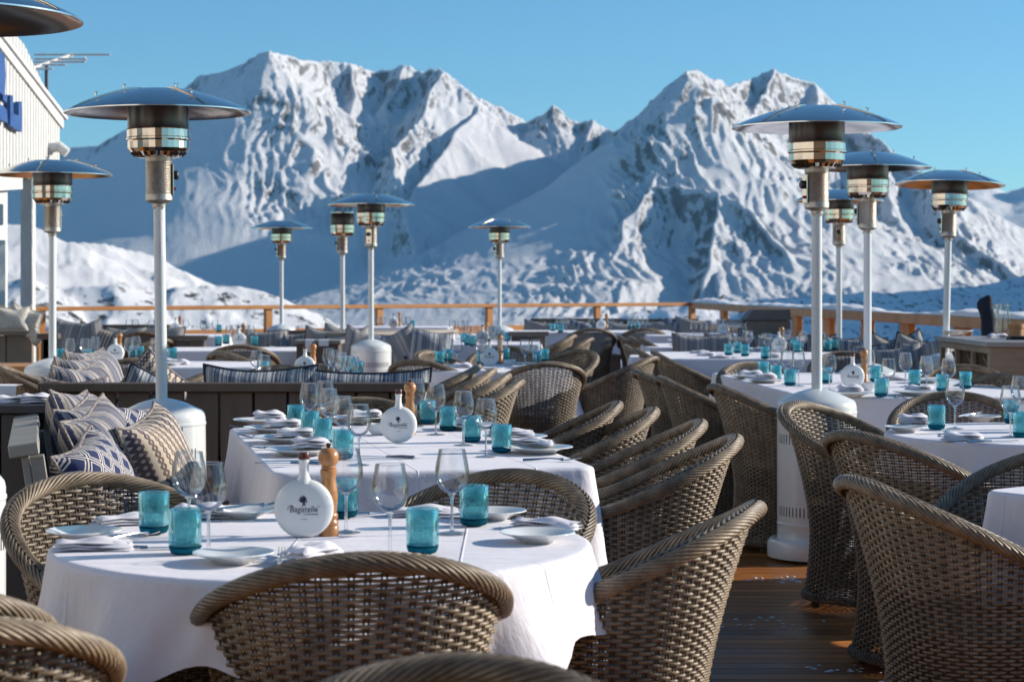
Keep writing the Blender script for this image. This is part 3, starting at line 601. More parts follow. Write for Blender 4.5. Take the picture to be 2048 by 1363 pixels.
def make_knife():
    m = MB(); m.tube([(0, -.105, .005), (0, -.06, .006), (0, -.005, .005)], [.0055, .0055, .0035], n=8)
    P = []
    for i in range(11):
        t = i / 10; y = -.008 + .118 * t; hw = .0085 * (1 - .75 * max(0, t - .6) / .4 * max(0, t - .6) / .4); P.append([(-hw, y, .0035), (0, y, .0052), (hw, y, .0035), (0, y, .0022)])
    m.grid(P, closed_v=True); m.add([P[-1][0], P[-1][1], P[-1][2], P[-1][3]], [(0, 1, 2, 3)]); return m.build('knife', M_CUTLERY, None, cat='knife')
def make_bottle():
    t = empty('flask_bottle', cat='bottle'); RB, zc, T = .0665, .0640, .0215
    m = MB(); prof = []                                 # disc standing on its edge, axis along Y, flat foot
    for i in range(25):
        q = math.pi * i / 24; y = -math.cos(q); rr = math.sin(q); y = math.copysign(abs(y) ** .62, y); rr = rr ** .55 if rr > 0 else 0; prof.append((RB * rr, T * y))
    P = []
    for r_, y in prof:
        row = []
        for k in range(56):
            a = 2 * math.pi * k / 56; z = zc + r_ * math.sin(a); x = r_ * math.cos(a); z = max(z, .0012); row.append((x, y, z))
        P.append(row)
    m.grid(P, closed_v=True); m.lathe([(.020, .120), (.0150, .130), (.0118, .137), (.0108, .145), (.0108, .166), (.0128, .168), (.0128, .173), (.0105, .174), (0, .174)], 28); m.build('body', M_CHINA, t, angle=60)
    c = MB(); c.lathe([(0, .174), (.0122, .174), (.0128, .176), (.0128, .187), (.0118, .189), (0, .189)], 28); c.build('cap', M_CAP, t, angle=50)
    yf = -T - .0006
    def text(body, size, x, z, name, shear=.0, sx=1.0):
        cu = bpy.data.curves.new('lettering', 'FONT'); cu.body = body; cu.size = size; cu.align_x = 'CENTER'; cu.shear = shear; cu.extrude = .0001; cu.resolution_u = 3
        o = bpy.data.objects.new('lettering_curve', cu); COL.objects.link(o); dg = bpy.context.evaluated_depsgraph_get(); me = bpy.data.meshes.new_from_object(o.evaluated_get(dg)); bpy.data.objects.remove(o)
        Mt = Matrix.Translation((x, yf, z)) @ Matrix.Rotation(R(90), 4, 'X') @ Matrix.Scale(sx, 4, (1, 0, 0)); me.transform(Mt); me.materials.clear(); me.materials.append(M_INK)
        q = bpy.data.objects.new(name, me); COL.objects.link(q); q.parent = t; return q
    text('Bagatelle', .0195, 0, .058, 'lettering', .12, .90); text('COURCHEVEL', .0046, .016, .0515, 'small_lettering', 0, 1.15)
    e = MB()
    def blob(x, z, r_): e.lathe([(0, -.0002), (r_, -.0002), (r_, .0002), (0, .0002)], 14, M=Matrix.Translation((x, yf, z)) @ Matrix.Rotation(R(90), 4, 'X'))
    rg = random.Random(3)
    for k in range(46):
        a = rg.uniform(-.5, math.pi + .5); d_ = rg.uniform(0, .0100); blob(-.001 + d_ * math.cos(a) * .95, .0835 + d_ * math.sin(a) * .95, max(.0008, .0036 - d_ * .26))
    for pts, r_ in ([((.0005, .083), (.0015, .078), (.001, .074)), .0018], [((.001, .078), (-.0025, .0775)), .0014], [((.001, .075), (-.002, .0725), (-.004, .0715)), .0012], [((.001, .075), (.004, .0725)), .0012],
                    [((-.034, .066), (-.0335, .0705), (-.029, .0725), (-.024, .0715)), .0006], [((-.0345, .062), (-.036, .0645), (-.034, .0665)), .0005], [((.030, .070), (.034, .071), (.035, .068)), .0005]):
        e.tube([(x, yf, z) for x, z in pts], r_ * .9, n=6)
    e.build('emblem', M_INK, t)
    l = MB(); l.box(-.006, .008, yf - .0001, yf + .0001, .0415, .0424); l.build('small_rule', M_INK, t); return t
def make_mill():
    t = empty('pepper_mill', cat='pepper mill')
    b = MB(); b.lathe([(0, 0), (.0225, 0), (.0232, .002), (.0232, .020), (.021, .023), (.0225, .026), (.0225, .031), (.0195, .035), (.0195, .038), (.0215, .043), (.0215, .047), (.018, .052), (.0195, .066), (.0212, .082), (.0205, .098), (.0175, .115), (.0155, .128), (.0175, .137), (.0188, .140), (.0188, .147), (.016, .1495), (0, .1495)], 36); b.build('body', M_MILL, t, angle=40)
    h = MB(); h.lathe([(0, .1500), (.016, .1502), (.0175, .153), (.0150, .1565), (.0185, .160), (.0228, .169), (.0236, .178), (.0215, .187), (.0150, .1945), (.006, .197), (0, .197)], 36); h.build('turning_head', M_MILL, t, angle=40)
    k = MB(); k.lathe([(0, .197), (.0045, .197), (.0048, .199), (.0062, .203), (.0055, .207), (0, .2085)], 18); k.build('knob', M_MILLD, t); return t
def make_bowl():
    m = MB(); m.lathe([(0, 0), (.026, 0), (.028, .003), (.040, .016), (.0445, .040), (.043, .041), (.038, .018), (.026, .007), (0, .006)], 36); return m.build('small_bowl', M_CHINA, None, cat='bowl')
# ------------------------------------------------------------------ cushions
def cushion_mesh(w, h, T, seed=0, sag=.0, pinch=1.0):
    n = 22; m = MB(); rg = random.Random(seed); a1, a2 = rg.uniform(0, 6), rg.uniform(0, 6); uvs = []
    P = {0: [], 1: []}
    for side in (0, 1):
        for i in range(n + 1):
            row = []
            for j in range(n + 1):
                u, v = -1 + 2 * i / n, -1 + 2 * j / n
                th = T / 2 * ((1 - u ** 4) * (1 - v ** 4)) ** .55 * (1 + .10 * math.sin(3 * u + a1) * math.cos(2.5 * v + a2))
                k = 1 - .055 * pinch * (1 - abs(u) ** 2) * abs(v) ** 3; k2 = 1 - .055 * pinch * (1 - abs(v) ** 2) * abs(u) ** 3
                x = u * w / 2 * k2; z = v * h / 2 * k - sag * (1 - u * u) * (v + 1) / 2; yw = .012 * math.sin(4 * u + a1) * abs(v)
                row.append((x, (th if side else -th) + yw, z))
            P[side].append(row)
    m.grid(P[0]); m.grid([r_[::-1] for r_ in P[1]]); rim = [P[0][i][0] for i in range(n + 1)] + [P[0][n][j] for j in range(1, n + 1)] + [P[0][i][n] for i in range(n - 1, -1, -1)] + [P[0][0][j] for j in range(n - 1, 0, -1)]
    return m, rim, (w, h)
def make_cushion(w, h, T, mt, pipe, seed=0, sag=0., rot90=False, name='cushion'):
    t = empty(name, cat='cushion'); m, rim, _ = cushion_mesh(w, h, T, seed, sag); o = m.build('cover', mt, t, angle=180); uv = o.data.uv_layers.new(name='uv')
    for lp in o.data.loops:
        c = o.data.vertices[lp.vertex_index].co; q = (c.x + .5, c.z + .5); uv.data[lp.index].uv = (q[1], q[0]) if rot90 else q
    p = MB(); R_ = [Vector(q) for q in rim] + [Vector(rim[0])]; p.tube(R_, .0062, n=6, caps=False); p.build('piping', pipe, t); return t
# ------------------------------------------------------------------ the terrace: deck, railing, hut
m = MB()
m.add([(-12, -9, 0), (14, -9, 0), (14, 12, 0), (3.3, 33.2, 0), (-12, 25.2, 0)], [(0, 1, 2, 3, 4)])
m.add([(-12, -9, -.25), (14, -9, -.25), (14, 12, -.25), (3.3, 33.2, -.25), (-12, 25.2, -.25)], [(4, 3, 2, 1, 0)])
m.add([(14, 12, 0), (3.3, 33.2, 0), (-12, 25.2, 0), (14, 12, -.25), (3.3, 33.2, -.25), (-12, 25.2, -.25)], [(0, 1, 4, 3), (1, 2, 5, 4)])
m.build('deck', M_DECK, None, smooth=False, kind='structure')
m = MB(); m.add([(-9000, 300, -420), (9000, 300, -420), (9000, 14000, -420), (-9000, 14000, -420)], [(0, 1, 2, 3)]); m.build('snow_ground', M_SNOWL, None, smooth=False, kind='structure')
def beam(mb, a, b, w, z0, z1, c=.004):            # horizontal beam from a to b (xy), width w
    a = Vector((a[0], a[1], 0)); b = Vector((b[0], b[1], 0)); d = b - a; L = d.length; M_ = Matrix.Translation(a) @ Matrix.Rotation(math.atan2(d.y, d.x), 4, 'Z'); mb.box(0, L, -w / 2, w / 2, z0, z1, c, M=M_)
def railing(name, a, b, posts, pw, capw, capt, m_cap, m_post, label, lower=True, snow=False):
    t = empty(name, loc=(a[0], a[1], 0), label=label, cat='railing'); ax, ay = a
    d = Vector((b[0] - ax, b[1] - ay, 0)); L = d.length; rz = math.atan2(d.y, d.x); t.rotation_euler = (0, 0, rz)
    c = MB(); c.box(-.05, L, -capw / 2, capw / 2, 1.05 - capt, 1.05, .006); c.build('handrail', m_cap, t)
    if lower: c = MB(); c.box(0, L, -.02, .02, .60, .72, .004); c.build('lower_rail', m_cap, t)
    for p in posts: c = MB(); c.box(p * L - pw / 2, p * L + pw / 2, -.035, .035, 0, 1.05 - capt, .004); c.build('post', m_post, t)
    if snow:
        s = MB(); P = []; n = 90
        for i in range(n + 1):
            x = i / n * L; h = max(0.002, .035 + .045 * math.sin(i * .21) * math.sin(i * .057 + 1) + .012 * math.sin(i * 1.7)); P.append([(x, -capw * .42, 1.048), (x, -capw * .36, 1.05 + h * .7), (x, 0, 1.05 + h), (x, capw * .36, 1.05 + h * .7), (x, capw * .42, 1.048)])
        s.grid(P); s.build('snow_cap', M_SNOWL, t)
    return t
rA = on(-60, 614, 1.05); rC = on(1395, 604.5, 1.05); rB = on(2110, 640, 1.05)
LX = rC.x - rA.x
def frac(px):                                     # where the sight line of a post meets the rail
    k = (px - 1024) / FPX; ax, ay, bx, by = rA.x, rA.y, rC.x, rC.y; return (k * ay - ax) / ((bx - ax) - k * (by - ay))
def frac2(px):
    k = (px - 1024) / FPX; ax, ay, bx, by = rC.x, rC.y, rB.x, rB.y; return (k * ay - ax) / ((bx - ax) - k * (by - ay))
railing('railing', (rA.x, rA.y), (rC.x, rC.y), [frac(p) for p in (82, 318, 536, 758, 978, 1194)] + [.99], .105, .12, .055, M_PINE, M_PINE, 'long orange timber railing across the back of the terrace')
railing('railing', (rC.x, rC.y), (rB.x, rB.y), [frac2(p) for p in (1448, 1500, 1594, 1658, 1735, 1815, 1925, 2010)], .34, .26, .10, M_PINEG, M_PINE, 'wide snow-dusted timber railing running towards the camera on the right', snow=True)
# bird on the corner of the railing
bd = MB(); q = rC + Vector((.30, -.3, 0)); bp = on(1441, 606, 1.07)
B = empty('bird', loc=(on(1441, 605.5, 1.06)), rz=R(8), label='small brown bird perched on the railing corner', cat='bird'); B.scale = (.62, .62, .62)
b = MB(); b.tube([(-.16, 0, -.005), (-.09, 0, .03), (-.05, 0, .055), (0, 0, .09), (.035, 0, .125), (.05, 0, .155), (.06, 0, .175), (.072, 0, .186), (.085, 0, .187)], [.006, .014, .032, .043, .038, .028, .027, .024, .006], n=14); b.build('body', simple('brown_plumage', (.12, .085, .05), (.20, .15, .09), rough=.8, nscale=30), B)
b = MB(); b.tube([(.088, 0, .186), (.112, 0, .182)], [.006, .001], n=8); b.build('beak', M_BLACK, B)
b = MB(); b.tube([(.0, -.012, .06), (.0, -.014, .0)], .004, n=6); b.tube([(.0, .012, .06), (.0, .014, .0)], .004, n=6); b.build('legs', M_SCREW, B)
# white boarded hut at the left
H = empty('hut', loc=(0, 0, 0), label='white rime-covered boarded gable of the restaurant hut', cat='building')
def g3(px, py, d): return far(px, py, d)
xA = at(-420, 14.0); xB = at(112, 23.0)              # wall plane runs away from the viewer
def hut_pt(px, py):                                    # point of the wall plane seen at px, py
    k = (px - 1024) / FPX; t = (k * xA.y - xA.x) / ((xB.x - xA.x) - k * (xB.y - xA.y)); y = xA.y + t * (xB.y - xA.y); return Vector((xA.x + t * (xB.x - xA.x), y, CAMZ + (HOR - py) * y / FPX))
wn = Vector((xB.y - xA.y, -(xB.x - xA.x), 0)).normalized()
def wall_plate(pts, t0, t1):
    m = MB(); n = len(pts); V = [p + wn * t0 for p in pts] + [p + wn * t1 for p in pts]; m.add(V, [tuple(range(n)), tuple(range(2 * n - 1, n - 1, -1))] + [(i, i + n, (i + 1) % n + n, (i + 1) % n) for i in range(n)]); return m
up_line = lambda px: 85 + (px - 42) * (240 - 85) / (116 - 42) if px > 42 else 85 - (42 - px) * 1.1
m = MB(); pxs = []; px = -300.
while px < 112: pxs.append(px); px += 4.2 + (112 - px) * .022
pxs.append(114)
for a, b_ in zip(pxs[:-1], pxs[1:]):
    b2 = a + (b_ - a) * .78; q = [hut_pt(a, 345 + (60 - a) * .02), hut_pt(b2, 345 + (60 - b2) * .02), hut_pt(b2, up_line(b2) + 4), hut_pt(a, up_line(a) + 4)]; w = wall_plate(q, 0, .035); m.add(w.v, w.f)
m.build('gable_boards', M_WHITEP, H, smooth=False)
wall_plate([hut_pt(-300, 348), hut_pt(113, 348), hut_pt(113, up_line(113) + 6), hut_pt(-300, up_line(-300) + 6)], -.12, -.002).build('gable_backing', M_BENCH, H, smooth=False)
w = wall_plate([hut_pt(-300, up_line(-300) + 16), hut_pt(117, 258), hut_pt(117, 238), hut_pt(-300, up_line(-300) - 8)], .037, .06); w.build('barge_board', M_WHITEP, H, smooth=False)
wall_plate([hut_pt(-300, up_line(-300) - 6), hut_pt(120, 240), hut_pt(120, 234), hut_pt(-300, up_line(-300) - 14)], -1.6, .09).build('roof', M_SNOWL, H, smooth=False)
wall_plate([hut_pt(-300, 400), hut_pt(34, 378), hut_pt(34, 346), hut_pt(-300, 352)], -.1, .06).build('fascia', M_WHITEP, H, smooth=False)
wall_plate([hut_pt(-300, 760), hut_pt(19, 668), hut_pt(19, 372), hut_pt(-300, 392)], -.14, -.02).build('lower_wall', M_WHITEP, H, smooth=False)
wall_plate([hut_pt(-300, 700), hut_pt(12, 650), hut_pt(12, 480), hut_pt(-300, 480)], -.019, -.006).build('glass_door', M_PANE, H, smooth=False)
wall_plate([hut_pt(-300, 452), hut_pt(8, 450), hut_pt(8, 408), hut_pt(-300, 406)], -.019, -.006).build('window', M_PANE, H, smooth=False)
c0 = at(45, 22.0); c1 = at(70, 22.0); m = MB(); m.box(c0.x, c1.x, 21.9, 22.04, 0, CAMZ + (HOR - 350) * 22 / FPX, .01); m.build('column', M_WHITEP, H)
m = MB(); z_ = CAMZ + (HOR - 362) * 22.3 / FPX; m.box(at(-60, 22.3).x, at(78, 22.3).x, 21.8, 22.3, z_, z_ + .10, .01); m.build('porch_beam', M_WHITEP, H)
# projecting vent hood under the eave
m = MB(); cc = hut_pt(92, 306); m.tube([cc + wn * .02, cc + wn * .04 + Vector((.02, 0, .06)), cc + wn * .10 + Vector((.05, 0, .07)), cc + wn * .16 + Vector((.08, 0, .0))], [.05, .06, .06, .055], n=14); m.build('vent_hood', M_WHITEP, H)
# blue cut-out letters (only their right ends are in view)
Lt = empty('blue_sign_letters', label='large blue cut-out letters fixed high on the white gable', cat='sign')
for pts in ([(-26, 95), (-10, 112), (-8, 150), (-10, 188), (-5, 192), (-6, 206), (-13, 200), (-14, 190), (-26, 180)], [(-26, 205), (-12, 213), (-6, 220), (-4, 246), (-26, 236)][:5],
            [(1, 190), (7, 191), (8, 228), (18, 231), (18, 204), (24, 203), (25, 264), (11, 258), (1, 250)]):
    w = wall_plate([hut_pt(a, b_) for a, b_ in pts], .055, .10); w.build('letter', M_BLUEL, Lt, smooth=False)
# television aerial
A_ = empty('television_aerial', loc=at(93, 24.0), label='rimed television aerial on a thin mast beside the white gable', cat='aerial')
s = 24.0 / FPX; zz = lambda py: CAMZ + (HOR - py) * s; xx = lambda px: (px - 93) * s
m = MB(); m.tube([(0, 0, 2.2), (0, 0, zz(126))], .022, n=8); m.build('mast', simple('dark_mast', (.05, .05, .06)), A_)
m = MB(); m.tube([(xx(66), -.5, zz(152)), (xx(125), .55, zz(99))], .022, n=8); m.build('boom', M_WHITEP, A_)
for x0, x1, py in ((50, 204, 100), (60, 167, 114), (60, 167, 123), (66, 136, 132), (72, 119, 144), (78, 102, 155)):
    f = (152 - py) / 53.0; m = MB(); m.tube([(xx(x0), -.5 + f, zz(py)), (xx(x1), -.5 + f, zz(py))], .012, n=6)
    if py == 123: m.tube([(xx(167), -.5 + f, zz(123)), (xx(170), -.5 + f, zz(118.5)), (xx(167), -.5 + f, zz(114))], .012, n=6)
    m.build('aerial_rod', M_WHITEP, A_)
# ------------------------------------------------------------------ patio heaters
HT = make_heater(); HT2 = None
def heater(px, s, rz, label, tilt=None, **k):
    d = FPX / s; return place(HT, at(px, d), rz, label, 'patio heaters', tilt)
heater(1633.5, 415, R(195), 'tall patio heater with full housing in view standing on the deck, right foreground', (0, 0))
heater(328, 454, R(10), 'tall patio heater in front of the brown slatted bench at left', (0, R(-.7)))
heater(-125, 700, R(40), 'nearest patio heater, cut off by the left edge of the photo')
heater(105, 291, R(60), 'patio heater behind the left bench with round black hole in its housing')
heater(1735, 309, R(150), 'patio heater just behind and right of the big right-hand one')
heater(1886, 268, R(185), 'rightmost patio heater, behind the wooden service cabinet', (R(2), R(-2)))
heater(1678, 223, R(260), 'small distant patio heater, its hood hidden behind the two right heaters')
heater(742, 213, R(255), 'patio heater standing tallest in the centre distance')
heater(563, 152, R(195), 'far patio heater at the railing, left of centre, hood white underneath')
heater(999, 155, R(205), 'far patio heater at the railing, right of centre')
HT2 = make_heater(hood=False); place(HT2, at(685, FPX / 178), R(190), 'patio heater with its hood missing', 'patio heaters')
# ------------------------------------------------------------------ tables
def outline(kind, a, b, n=160, rc=.05):
    P = []
    if kind == 'round':
        for i in range(n): q = 2 * math.pi * i / n; P.append((a * math.cos(q), b * math.sin(q), math.cos(q), math.sin(q)))
        return P
    e = rc; segs = [(a - e, b - e, 0), (-a + e, b - e, 90), (-a + e, -b + e, 180), (a - e, -b + e, 270)]; pts = []
    for cx, cy, a0 in segs:
        for k in range(9): q = R(a0 + k * 90 / 8); pts.append((cx + e * math.cos(q), cy + e * math.sin(q), math.cos(q), math.sin(q)))
    out = []; m_ = len(pts); per = [math.hypot(pts[(i + 1) % m_][0] - pts[i][0], pts[(i + 1) % m_][1] - pts[i][1]) for i in range(m_)]
    for i in range(m_):
        p, q = pts[i], pts[(i + 1) % m_]; k = max(1, int(per[i] / .035))
        for j in range(k): t = j / k; out.append(tuple(p[c] + (q[c] - p[c]) * t for c in range(4)))
    return out
def tablecloth(kind, a, b, z, drop, seed, mt=M_CLOTH, corner=None, amp=.028):
    rg = random.Random(seed); O = outline(kind, a, b); n = len(O); m = MB(); ph = [rg.uniform(0, 6.28) for _ in range(6)]
    S = [0]; 
    for i in range(n): S.append(S[-1] + math.hypot(O[(i + 1) % n][0] - O[i][0], O[(i + 1) % n][1] - O[i][1]))
    T = S[-1]; rows = []
    rings = [.02, .15, .3, .45, .6, .72, .82, .9, .96, .985]
    for f in rings: rows.append([(x * f, y * f, z + .0012 * math.sin(9 * x * f + ph[0]) * math.sin(8 * y * f + ph[1])) for x, y, _, _ in O])
    def par(i):
        x, y, nx, ny = O[i]; s = S[i] / T
        if kind == 'round':
            q = math.atan2(y, x) - (corner or 0); L = a + drop; D = L / max(abs(math.cos(q)), abs(math.sin(q))) - a; cq = abs(math.sin(2 * q)) ** 6; D = min(D, drop + .42)
            base = .85
        else:
            cd = max(0, 1 - math.hypot(abs(x) - a, abs(y) - b) / .16); D = drop * (1 + .33 * cd ** 1.5); cq = cd; base = .22
        wv = base * (math.sin(2 * math.pi * 9 * s + ph[2] + 1.2 * math.sin(2 * math.pi * 3 * s)) + .6 * math.sin(2 * math.pi * 17 * s + ph[3])) + .35 * math.sin(2 * math.pi * 5 * s + ph[4])
        if kind == 'round': wv += cq * 1.5 * math.sin(q * 16 + ph[5])
        else: wv = wv * (1 - cq) + cq * 1.6
        return x, y, nx, ny, D, wv, s
    PR = [par(i) for i in range(n)]
    for e, dz in ((.004, -.0008), (.011, -.005), (.014, -.012)): rows.append([(x + nx * (e - .008), y + ny * (e - .008), z + dz) for x, y, nx, ny, D, wv, s in PR])
    for k in range(1, 23):
        t = k / 22.
        row = []
        for x, y, nx, ny, D, wv, s in PR:
            d = D * t; g = (.006 + amp * 1.0 * min(1, d / .30) ** 1.2 * (wv + .6) + .02 * t + .006 * math.sin(2 * math.pi * 31 * s + 5 * t) * t) * (1 if D * t < .6 else 1)
            wave_h = .012 * math.sin(2 * math.pi * 13 * s + ph[1]) * t
            row.append((x + nx * max(g, .002), y + ny * max(g, .002), z - .012 - d + wave_h))
        rows.append(row)
    m.grid(rows, closed_v=True); m.f.append(tuple(range(n)))
    return m
def table(kind, c, a, b, rz, desc, drop=.26, seed=1, z=.75, corner=None, amp=.028, leg='box', group='laid restaurant tables'):
    t = empty('dining_table', loc=(c[0], c[1], 0), rz=rz, label='dining table, ' + desc, cat='table', group=group)
    m = MB(); zt = z - .006
    if kind == 'round': m.lathe([(0, zt - .03), (a - .02, zt - .03), (a - .014, zt - .02), (a - .014, zt - .004), (a - .02, zt), (0, zt)], 64)
    else: m.box(-a + .012, a - .012, -b + .012, b - .012, zt - .03, zt, .004)
    m.build('tabletop', M_BENCH, t)
    if kind == 'round': m = MB(); m.lathe([(0, 0), (.28, 0), (.28, .02), (.06, .05), (.045, .08), (.045, zt - .03)], 32); m.build('pedestal', M_BLACK, t)
    else:
        for sx in (-1, 1):
            for sy in (-1, 1): m = MB(); m.box(sx * (a - .10) - .03, sx * (a - .10) + .03, sy * (b - .10) - .03, sy * (b - .10) + .03, 0, zt - .03, .003); m.build('leg', M_BENCH, t)
    o = tablecloth(kind, a, b, z, drop, seed, corner=corner, amp=amp).build('tablecloth', M_CLOTH, None, angle=70, label='white linen cloth over the ' + desc, cat='tablecloth', group='white tablecloths')
    o.location = (c[0], c[1], 0); o.rotation_euler = (0, 0, rz); return t
ORD = ['leftmost', 'second from left', 'third from left', 'fourth from left', 'fifth from left', 'sixth from left', 'seventh from left', 'eighth from left', 'ninth from left', 'tenth from left', 'eleventh from left', 'twelfth from left', 'thirteenth from left', 'fourteenth from left']
WG, TB, PL, PS, FK, KN, BO, MI, BW = make_wine(), make_tumbler(), make_plate(), make_plate(.083), make_fork(), make_knife(), make_bottle(), make_mill(), make_bowl()
NK = [make_napkin(seed=1), make_napkin(.13, .08, .022, 2), make_napkin(.17, .07, .014, 3)]
KN_ = {'wine': (WG, 'clear wine glass', 'wine glasses'), 'tum': (TB, 'teal bubbled tumbler', 'teal tumblers'), 'plate': (PL, 'white rimmed dinner plate', 'white dinner plates'), 'side': (PS, 'small white side plate', 'white side plates'),
       'fork': (FK, 'steel fork', 'forks'), 'knife': (KN, 'steel knife', 'knives'), 'bottle': (BO, 'round white flask bottle', 'white flask bottles'), 'mill': (MI, 'turned beech pepper mill', 'pepper mills'), 'bowl': (BW, 'small white bowl', 'small white bowls')}
ZT = .7515
def setting(desc, items):                          # items: kind, px, py (foot on the cloth), [turn], [lift]
    by = {}
    for it in items: by.setdefault(it[0], []).append(it)
    for kind, L in by.items():
        L.sort(key=lambda q: (q[1], q[2]))
        for i, it in enumerate(L):
            px, py = it[1], it[2]; rz = R(it[3]) if len(it) > 3 else random.uniform(0, 6.28); lift = it[4] if len(it) > 4 else 0
            if kind == 'nap': pr, nm, gp = NK[(int(px) + i) % 3], 'folded white napkin', 'folded white napkins'
            else: pr, nm, gp = KN_[kind]
            if kind in ('bottle',) and len(it) < 4: rz = R(random.uniform(-5, 5))
            p = on(px, py, ZT); p.z = ZT + lift
            pos = ORD[i] + ' on the ' if len(L) > 1 else 'on the '
            place(pr, p, rz, f'{nm}, {pos}{desc}', gp + ' on the tables')
def rim(px, py, h=.19):                            # foot row from the row of the rim
    s = (py - HOR) / (CAMZ - ZT - h); return (px, HOR + s * (CAMZ - ZT))
def wines(*L): return [('wine',) + rim(a, b) for a, b in L]
D1 = 'front round table'
table('round', on(646, 1083, .75), .585, .585, 0, D1, drop=.16, seed=4, corner=R(-14), amp=.036)
setting(D1, [('bottle', 608, 1073, 4), ('mill', 657, 1070, 20), ('tum', 308, 1066), ('tum', 370, 1107), ('tum', 688, 1034), ('tum', 845, 1106), ('tum', 948, 1050)] + wines((378, 903), (417, 925), (692, 897), (780, 927), (904, 898)) +
        [('side', 488, 1034), ('side', 467, 1124), ('side', 1075, 1082), ('side', 985, 1037), ('side', 168, 1078), ('nap', 188, 1098, 8), ('nap', 1092, 1056, -25), ('nap', 404, 1036, 20), ('nap', 850, 1030, 10), ('nap', 628, 1122, 60),
         ('nap', 262, 1047, 30), ('fork', 563, 1118, 4), ('fork', 502, 1036, -50, .024), ('knife', 300, 1098, -78), ('fork', 272, 1074, -35), ('knife', 742, 1030, -60), ('knife', 905, 1036, 60)])
D2 = 'long table behind the front round one'
table('rect', Vector(((-1.135 - .724 + .276 - .135) / 4, 7.05, 0)), .50, .98, R(11.8), D2, drop=.24, seed=8, amp=.016)
setting(D2, [('bottle', 797, 884, 2), ('mill', 820, 868), ('bowl', 757, 868), ('tum', 592, 857), ('tum', 620, 872), ('tum', 645, 890), ('tum', 686, 917), ('tum', 855, 847), ('tum', 896, 861), ('tum', 943, 883), ('tum', 1003, 904)] +
        wines((619, 766), (650, 761), (657, 777), (684, 792), (718, 808), (832, 757), (872, 768), (927, 782), (972, 797)) +
        [('plate', 524, 848), ('plate', 548, 864), ('plate', 572, 884), ('plate', 600, 909), ('plate', 1076, 905), ('plate', 1030, 882), ('plate', 935, 858), ('plate', 720, 843), ('nap', 538, 847, 10, .018), ('nap', 566, 861, 5, .018), ('nap', 592, 881, 4, .018),
         ('nap', 622, 905, 0, .018), ('nap', 1060, 900, -15, .018), ('nap', 1022, 880, 4, .018), ('nap', 925, 856, -10, .018), ('nap', 728, 841, 20, .018), ('knife', 578, 928, 80), ('fork', 505, 857, 80), ('fork', 525, 876, 80), ('fork', 548, 899, 78), ('fork', 1105, 922, -95), ('knife', 770, 915, 70)])
D3 = 'large table behind the right foreground heater'
table('rect', Vector((2.06, 11.55, 0)), .66, 1.45, R(4), D3, drop=.26, seed=12, amp=.018)
setting(D3, [('bottle', 1705, 775, 3), ('mill', 1728, 766), ('bowl', 1737, 780), ('tum', 1527, 753), ('tum', 1552, 762), ('tum', 1580, 771), ('tum', 1653, 766), ('tum', 1751, 763), ('tum', 1762, 793), ('tum', 1829, 773), ('tum', 1885, 783), ('tum', 1931, 777)] +
        wines((1552, 694), (1575, 701), (1597, 704), (1659, 710), (1777, 717), (1811, 705), (1853, 712), (1897, 717), (1738, 700)) +
        [('plate', 1497, 757), ('plate', 1528, 765), ('plate', 1700, 793), ('plate', 1830, 790), ('plate', 1850, 765), ('nap', 1500, 755, 10, .018), ('nap', 1530, 763, 5, .018), ('nap', 1700, 790, 0, .018), ('nap', 1838, 787, -12, .018), ('nap', 1790, 760, 10), ('fork', 1800, 797, 10)])
D4 = 'round table at the right edge'
table('round', (2.04, 7.62), .60, .60, 0, D4, drop=.16, seed=15, corner=R(5), amp=.03)
setting(D4, [('tum', 1873, 858), ('tum', 2024, 846), ('tum', 2044, 874), ('bottle', 2072, 862, -30), ('mill', 2090, 856)] + wines((1910, 760), (2040, 752), (2021, 771)) +
        [('side', 1812, 863), ('side', 1962, 841), ('nap', 1828, 845, 5), ('nap', 1925, 880, -4), ('fork', 1892, 868, -14), ('fork', 1940, 841, -40, .02), ('knife', 1985, 884, -70)])
D5 = 'table cut off at the lower right edge'
table('rect', (1.94, 5.4), .46, .46, R(38), D5, drop=.26, seed=19, amp=.016)
DE = 'centre table ringed by chairs'
table('round', on(962, 735, .75), .62, .62, 0, DE, drop=.28, seed=21, corner=R(30))
setting(DE, [('bottle', 979, 731, 3), ('mill', 1000, 722), ('bowl', 1019, 730), ('tum', 879, 728), ('tum', 896, 722), ('tum', 963, 729), ('tum', 1074, 727), ('tum', 1010, 720), ('tum', 1089, 722)] + wines((895, 677), (914, 677), (961, 678), (1050, 679), (1072, 679), (1006, 676)) +
        [('nap', 925, 735, 5), ('nap', 1045, 737, 5), ('side', 985, 741), ('side', 1052, 731)])
DD_ = 'long table behind the brown slatted bench'
table('rect', (-1.30, 11.75, 0), .52, 1.1, R(11), DD_, drop=.24, seed=25)
setting(DD_, [('bottle', 610, 753, 2), ('mill', 626, 749), ('tum', 528, 752), ('tum', 716, 752), ('tum', 703, 745), ('tum', 690, 739)] + wines((513, 700), (528, 710), (657, 696), (668, 700), (683, 705), (697, 712), (706, 713)) + [('nap', 560, 757, 5), ('nap', 700, 756, 5), ('nap', 672, 748, 5)])
DA = 'small table inside the left corner bench'
table('rect', on(300, 727, .75), .80, .62, R(5), DA, drop=.25, seed=31)
setting(DA, [('bottle', 231, 722, 2), ('mill', 239, 716), ('tum', 120, 722), ('tum', 175, 724), ('tum', 279, 716), ('tum', 345, 720), ('tum', 267, 716)] + wines((140, 677), (170, 677), (190, 673), (258, 675), (272, 672), (310, 676)) + [('nap', 332, 723, 5), ('nap', 360, 728, 0), ('side', 345, 730)])
DB = 'far left table near the railing'
table('rect', on(285, 670, .75), .95, .6, R(2), DB, drop=.25, seed=33)
